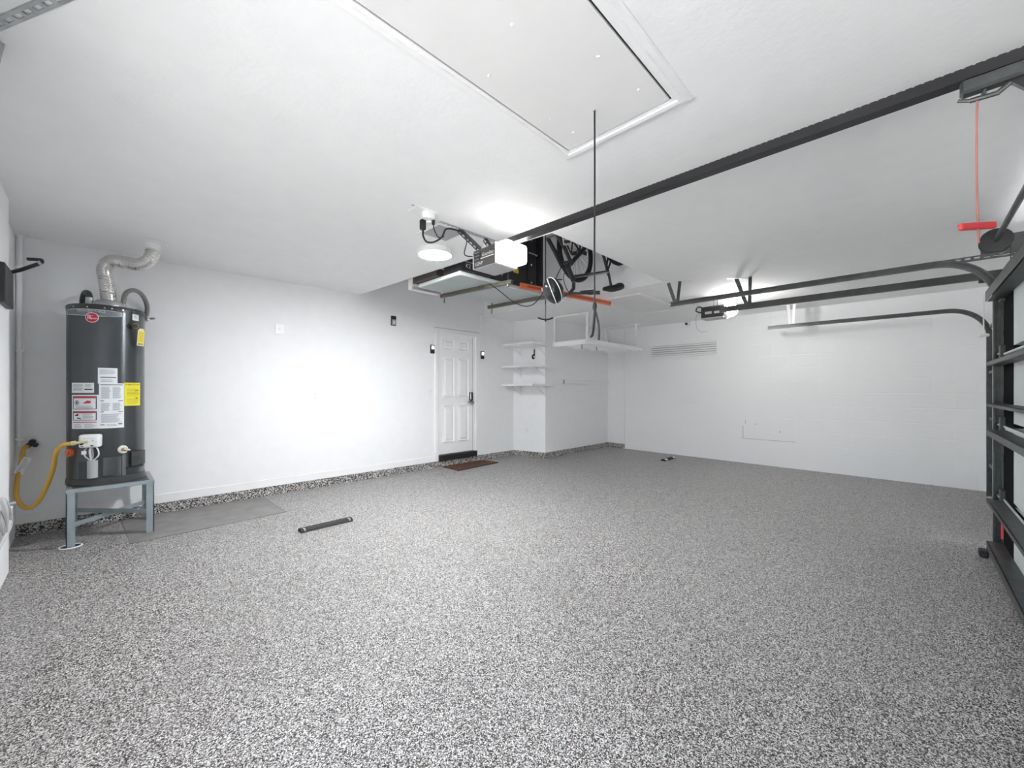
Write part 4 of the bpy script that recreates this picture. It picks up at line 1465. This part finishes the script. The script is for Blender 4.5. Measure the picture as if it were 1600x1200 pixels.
t = thing('ski_case', 'long flat black case with white lettering behind the door opener', 'case')
cs = MB().bbox(2.62, 3.055, 3.30, 3.62, 2.514, 2.72, .015, seg=2).build('shell', M_CASE, t)
MB().bbox(2.618, 3.057, 3.297, 3.623, 2.605, 2.613, .002).build('seam', M_GREYP, cs)
text_obj('K2', .062, lambda x, y: (2.705 + x, 3.2985, 2.566 + y), M_WHITEP, cs, shear=.1)
MB().bbox(2.78, 2.98, 3.282, 3.305, 2.625, 2.645, .005).build('handle', M_BLACK, cs)
t = thing('dark_board', 'dark brown board lying at the left edge of the ceiling bay', 'board')
MB().bbox(2.57, 3.0, 3.68, 4.15, 2.514, 2.60, .006).build('plank', mat('dark_brown_board', (.055, .045, .04), .6), t)

t = thing('travel_chest', 'tall black trunk with yellow sticker standing in the ceiling bay', 'trunk')
tk = MB().bbox(3.08, 3.80, 3.30, 3.80, 2.514, 3.42, .025, seg=2).build('shell', M_CASE, t)
for x in (3.25, 3.63):
    MB().bbox(x - .012, x + .012, 3.29, 3.305, 2.52, 3.41, .003).build('strap', M_BLACK, t)
MB().bbox(3.07, 3.81, 3.292, 3.81, 2.93, 2.945, .003).build('lid_seam', M_GREYP, t)
MB().box(3.385, 3.465, 3.293, 3.301, 2.645, 2.71).build('sticker', mat('sticker_yellow', (.75, .5, .06), .5), t)
for (x, z) in ((3.2, 2.58), (3.7, 2.58), (3.7, 3.1), (3.2, 3.1), (3.7, 2.8)):
    MB().lathe([(.001, -.008), (.009, -.005), (.012, 0)], (x, 3.301, z), 10, 'y').build('rivet', M_SILVER, t)
t = thing('duffel_bag', 'upright black duffel bag between the trunk and the bicycles', 'bag')
MB().lathe([(.03, 0), (.085, .02), (.1, .08), (.1, .75), (.08, .82), (.02, .84)], (3.93, 3.44, 2.52), 24).build('body', M_RUBBER, t, True)
MB().tube(smoothpath([(3.90, 3.335, 2.65), (3.88, 3.30, 2.85), (3.88, 3.30, 3.0), (3.90, 3.335, 3.2)], 6), .012, 8).build('strap', M_BLACK, t, True)

t = thing('orange_bar', 'long flat orange bar lying under the bicycles', 'bar')
a, b = Vector((3.46, 3.262, 2.500)), Vector((5.10, 3.04, 2.503))
d = (b - a).normalized()
s = Vector((0, 0, 1)).cross(d).normalized()
MB().sweep([(a, (0, 0, 1), s), (b, (0, 0, 1), s)], [(-.03, -.012), (.03, -.012), (.03, .012), (-.03, .012)]).build('bar', M_ORANGE, t)
MB().sweep([(a + d * .1, (0, 0, 1), s), (b - d * .05, (0, 0, 1), s)], [(-.012, -.0135), (.012, -.0135), (.012, -.011), (-.012, -.011)]).build('groove', mat('orange_dark', (.4, .08, .03), .5), t)
MB().cyl(b - s * .014 - d * .03, b + s * .014 - d * .03, .014, 14).build('end_hole', M_BLACK, t)

t = thing('loose_cable', 'black cable drooping in a loop below the ceiling bay', 'cable')
MB().tube(smoothpath([(3.02, 3.30, 2.44), (3.14, 3.25, 2.36), (3.24, 3.18, 2.27), (3.33, 3.1, 2.215), (3.38, 3.0, 2.22), (3.36, 2.85, 2.30), (3.28, 2.70, 2.40)], 8), .0055, 8).build('cable', M_RUBBER, t, True)


def wheel(parent, name, c, rot, r=.325):
    """wheel in the local xz-plane"""
    F = Matrix.Translation(c) @ Matrix.Rotation(rot, 4, 'Z')
    n = 44
    ty = [F @ Vector((r * cos(2 * PI * i / n), 0, r * sin(2 * PI * i / n))) for i in range(n)]
    w = MB().tube(ty, .026, 10, closed=True).build(name, M_TYRE, parent, True)
    rm = [F @ Vector(((r - .034) * cos(2 * PI * i / n), 0, (r - .034) * sin(2 * PI * i / n))) for i in range(n)]
    MB().tube(rm, .012, 6, closed=True).build('rim', M_BIKE, w, True)
    m = MB()
    for i in range(24):
        a = 2 * PI * i / 24
        m.cyl(F @ Vector((.02 * cos(a + .6), .02 * (-1) ** i, .02 * sin(a + .6))), F @ Vector(((r - .04) * cos(a), 0, (r - .04) * sin(a))), .0015, 4)
    sp = m.build('spokes', M_SPOKE, w)
    sp['kind'] = 'stuff'
    MB().cyl(F @ Vector((0, -.05, 0)), F @ Vector((0, .05, 0)), .022, 12).build('hub', M_BIKE, w, True)
    return w


def make_bike(label, steer, front):
    b = thing('bicycle', label, 'bicycle', 'bicycles stored in the ceiling bay')
    RA, FA, BB = Vector((-.30, 0, -.40)), Vector((.93, 0, -.40)), Vector((.10, 0, -.42))
    ST, HT, HB = Vector((0, 0, 0)), Vector((.71, 0, .02)), Vector((.76, 0, -.10))
    wheel(b, 'rear_wheel', RA, 0)
    m = MB()
    m.tube([ST, HT - Vector((0, 0, .015))], [.017, .019], 12)
    m.tube([BB, HB], [.021, .024], 12)
    m.tube([BB, ST + Vector((-.012, 0, .04))], .0175, 12)
    m.tube([HB + Vector((.005, 0, -.015)), HT + Vector((-.01, 0, .025))], .025, 12)
    for s in (-1, 1):
        m.tube([ST + Vector((.005, s * .012, -.03)), RA + Vector((0, s * .065, 0))], [.011, .009], 8)
        m.tube([BB + Vector((0, s * .03, 0)), RA + Vector((0, s * .065, 0))], [.012, .009], 8)
    m.cyl(BB + Vector((0, -.04, 0)), BB + Vector((0, .04, 0)), .025, 12)
    m.build('frame', M_BIKE, b, True)
    fk = MB()
    cr = HB + Vector((.01, 0, -.04))
    fk.cyl(cr + Vector((0, -.07, 0)), cr + Vector((0, .07, 0)), .022, 12)
    for s in (-1, 1):
        fk.tube([cr + Vector((0, s * .062, .03)), cr.lerp(FA, .45) + Vector((0, s * .062, 0)), FA + Vector((0, s * .062, 0))], [.018, .021, .02], 12)
    fo = fk.build('fork', M_BIKE, b, True)
    for s in (-1, 1):
        MB().tube([cr.lerp(FA, .12) + Vector((-.012, s * .075, 0)), cr.lerp(FA, .75) + Vector((-.012, s * .075, 0))], .006, 6).build('stripe', M_WHITEP, fo, True)
    if front:
        wheel(b, 'front_wheel', FA, steer)
    else:
        MB().cyl(FA + Vector((0, -.075, 0)), FA + Vector((0, .075, 0)), .009, 10).build('axle', M_SPOKE, b, True)
    top = HT + Vector((-.01, 0, .04))
    br = Vector((.80, 0, .16))
    MB().tube([top, top + Vector((.02, 0, .06)), br], [.019, .019, .017], 10).build('stem', M_BIKE, b, True)
    cs_, sn = cos(steer * .35), sin(steer * .35)
    bars = [Vector((.80 - .09 * abs(k) ** 2 * cs_ - k * .30 * sn, k * .32 * cs_, .16 + .05 * abs(k))) for k in (-1, -.7, -.3, 0, .3, .7, 1)]
    hb = MB().tube(smoothpath(bars, 4), .0125, 10).build('handlebar', M_BIKE, b, True)
    for k in (0, -1):
        e, i_ = bars[k], bars[1 if k == 0 else -2]
        MB().tube([e + (i_ - e) * .0, e + (i_ - e) * 1.1], .0185, 12).build('grip', M_RUBBER, hb, True)
        q = e + (i_ - e) * 1.5
        MB().tube(smoothpath([q, q + Vector((.06, 0, -.02)), e + Vector((.09, 0, -.03))], 5), .009, 8).build('brake_lever', M_BIKE, hb, True)
    for s in (-1, 1):
        MB().tube(smoothpath([Vector((.80, s * .12, .17)), Vector((.95, s * .10, .15)), Vector((.93, s * .05, .0)), HB + Vector((.03, s * .04, -.03))], 6), .004, 6).build('brake_cable', M_RUBBER, b, True)
    MB().cyl(ST + Vector((-.012, 0, .03)), ST + Vector((-.03, 0, .16)), .0145, 12).build('seat_post', M_BIKE, b, True)
    # saddle
    vs, fs = [], []
    prof = [(-.19, .07, .0), (-.15, .09, .012), (-.07, .08, .014), (.0, .055, .008), (.08, .036, .002), (.14, .03, -.004), (.17, .012, -.008)]
    n = 12
    for (x, hw, z) in prof:
        for i in range(n):
            a = 2 * PI * i / n
            vs.append((-.02 + x, hw * cos(a), .19 + z + .04 * sin(a) * (.8 if sin(a) > 0 else 1.2) * min(1, hw / .05)))
    for j in range(len(prof) - 1):
        for i in range(n):
            k = (i + 1) % n
            fs.append((j * n + i, j * n + k, (j + 1) * n + k, (j + 1) * n + i))
    fs += [tuple(range(n)), tuple((len(prof) - 1) * n + i for i in range(n))]
    MB().add(vs, fs).build('saddle', M_RUBBER, b, True)
    m = MB().cyl(BB + Vector((0, -.052, 0)), BB + Vector((0, -.048, 0)), .085, 28)
    m.build('chainring', M_SPOKE, b)
    for s in (-1, 1):
        c = BB + Vector((s * .02, s * .07, -s * .0))
        e = BB + Vector((s * .165, s * .075, -s * .04))
        ck = MB().tube([BB + Vector((0, s * .07, 0)), e], [.016, .012], 8).build('crank', M_BIKE, b, True)
        MB().bbox(e.x - .045, e.x + .045, min(e.y, e.y + s * .1), max(e.y, e.y + s * .1), e.z - .012, e.z + .012, .004).build('pedal', M_RUBBER, ck)
    MB().tube([BB + Vector((0, -.05, .085)), RA + Vector((0, -.05, .04))], .004, 6).build('chain', M_SPOKE, b)
    MB().tube([BB + Vector((0, -.05, -.085)), RA + Vector((-.0, -.05, -.09)), RA + Vector((0, -.05, -.04))], .004, 6).build('chain', M_SPOKE, b)
    MB().cyl(RA + Vector((0, -.056, 0)), RA + Vector((0, -.04, 0)), .045, 18).build('cassette', M_SPOKE, b)
    MB().bbox(RA.x - .02, RA.x + .03, -.075, -.055, RA.z - .13, RA.z - .03, .006).build('derailleur', M_BIKE, b)
    return b


bk1 = make_bike('black mountain bicycle hung upside down at the front of the ceiling bay', R(24), False)
bk1.matrix_world = Matrix.Translation((4.08, 2.47, 2.625)) @ Matrix.Rotation(R(180 - 15.7), 4, 'Y')
tgp = MB()
tgp.bbox(.80, .93, -.112, -.107, -.40, -.29, .006)
tp = tgp.build('number_tag', mat('tag_stone', (.62, .60, .55), .6), bk1)
m = MB()
for i in range(2):
    m.box(.815, .915, -.1135, -.1115, -.38 + i * .045, -.352 + i * .045)
m.build('print', M_INK, tp)
bk2 = make_bike('black bicycle hung nose up behind the upside-down one, rear wheel lowest', R(0), True)
bk2.matrix_world = Matrix.Translation((4.03 - .40, 2.88, 2.925 + .30)) @ Matrix.Rotation(R(-90), 4, 'Y')
MB().bbox(-.26, -.16, .07, .09, -.36, -.32, .01).build('red_reflector', M_RED, bk2)
for bk, px in ((bk1, 4.25), (bk2, 3.95)):
    pass
t = thing('bike_hanger', 'black ceiling hook carrying the upside-down bicycle', 'hook')
for x in (4.22,):
    MB().tube(smoothpath([(x, 2.47, RTOP), (x, 2.47, 3.45), (x + .02, 2.47, 3.37), (x + .05, 2.47, 3.36)], 5), .008, 8).build('hook', M_BLACK, t, True)
t = thing('bike_hanger', 'black hook holding the nose-up bicycle by its front wheel', 'hook')
MB().tube(smoothpath([(4.03, 2.88, RTOP), (4.03, 2.88, 4.6), (4.05, 2.88, 4.47), (4.09, 2.88, 4.47)], 5), .008, 8).build('hook', M_BLACK, t, True)

t = thing('bike_helmet', 'black vented bike helmet with white trim hanging from the handlebar', 'helmet')
hc = Vector((3.03, 2.42, 2.215))
FH = Matrix.Translation(hc) @ Vector((-.55, -.75, -.2)).to_track_quat('Z', 'X').to_matrix().to_4x4() @ Matrix.Rotation(R(25), 4, 'Z')
vs, fs = [], []
nu, nv = 26, 12
for j in range(nv + 1):
    ph = PI * .62 * j / nv
    for i in range(nu):
        a = 2 * PI * i / nu
        rr = 1 - (.07 if (i % 4 in (1, 2) and 2 < j < 10) else 0)
        vs.append(FH @ Vector((.125 * sin(ph) * cos(a) * rr, .095 * sin(ph) * sin(a) * rr, .10 * cos(ph) * rr)))
for j in range(nv):
    for i in range(nu):
        k = (i + 1) % nu
        fs.append((j * nu + i, j * nu + k, (j + 1) * nu + k, (j + 1) * nu + i))
MB().add(vs, fs).build('shell', M_BIKE, t, True)
for off in (-.35, .45):
    arc = []
    for i in range(20):
        ph = -PI * .5 + PI * 1.0 * i / 19
        arc.append(FH @ Vector((.128 * sin(ph), .097 * off * cos(ph) ** .5 if cos(ph) > 0 else 0, .103 * cos(ph))))
    MB().tube(arc, .004, 6).build('white_trim', M_WHITEP, t, True)
MB().tube(smoothpath([FH @ Vector((.06, .09, -.03)), FH @ Vector((.03, .07, -.12)), FH @ Vector((.0, .0, -.15)), FH @ Vector((.03, -.07, -.12)), FH @ Vector((.06, -.09, -.03))], 6), .005, 6).build('chin_strap', M_WHITEP, t, True)
MB().tube(smoothpath([FH @ Vector((0, .02, .1)), (3.10, 2.45, 2.33), (3.2, 2.45, 2.36)], 5), .006, 6).build('hanging_strap', M_BLACK, t, True)
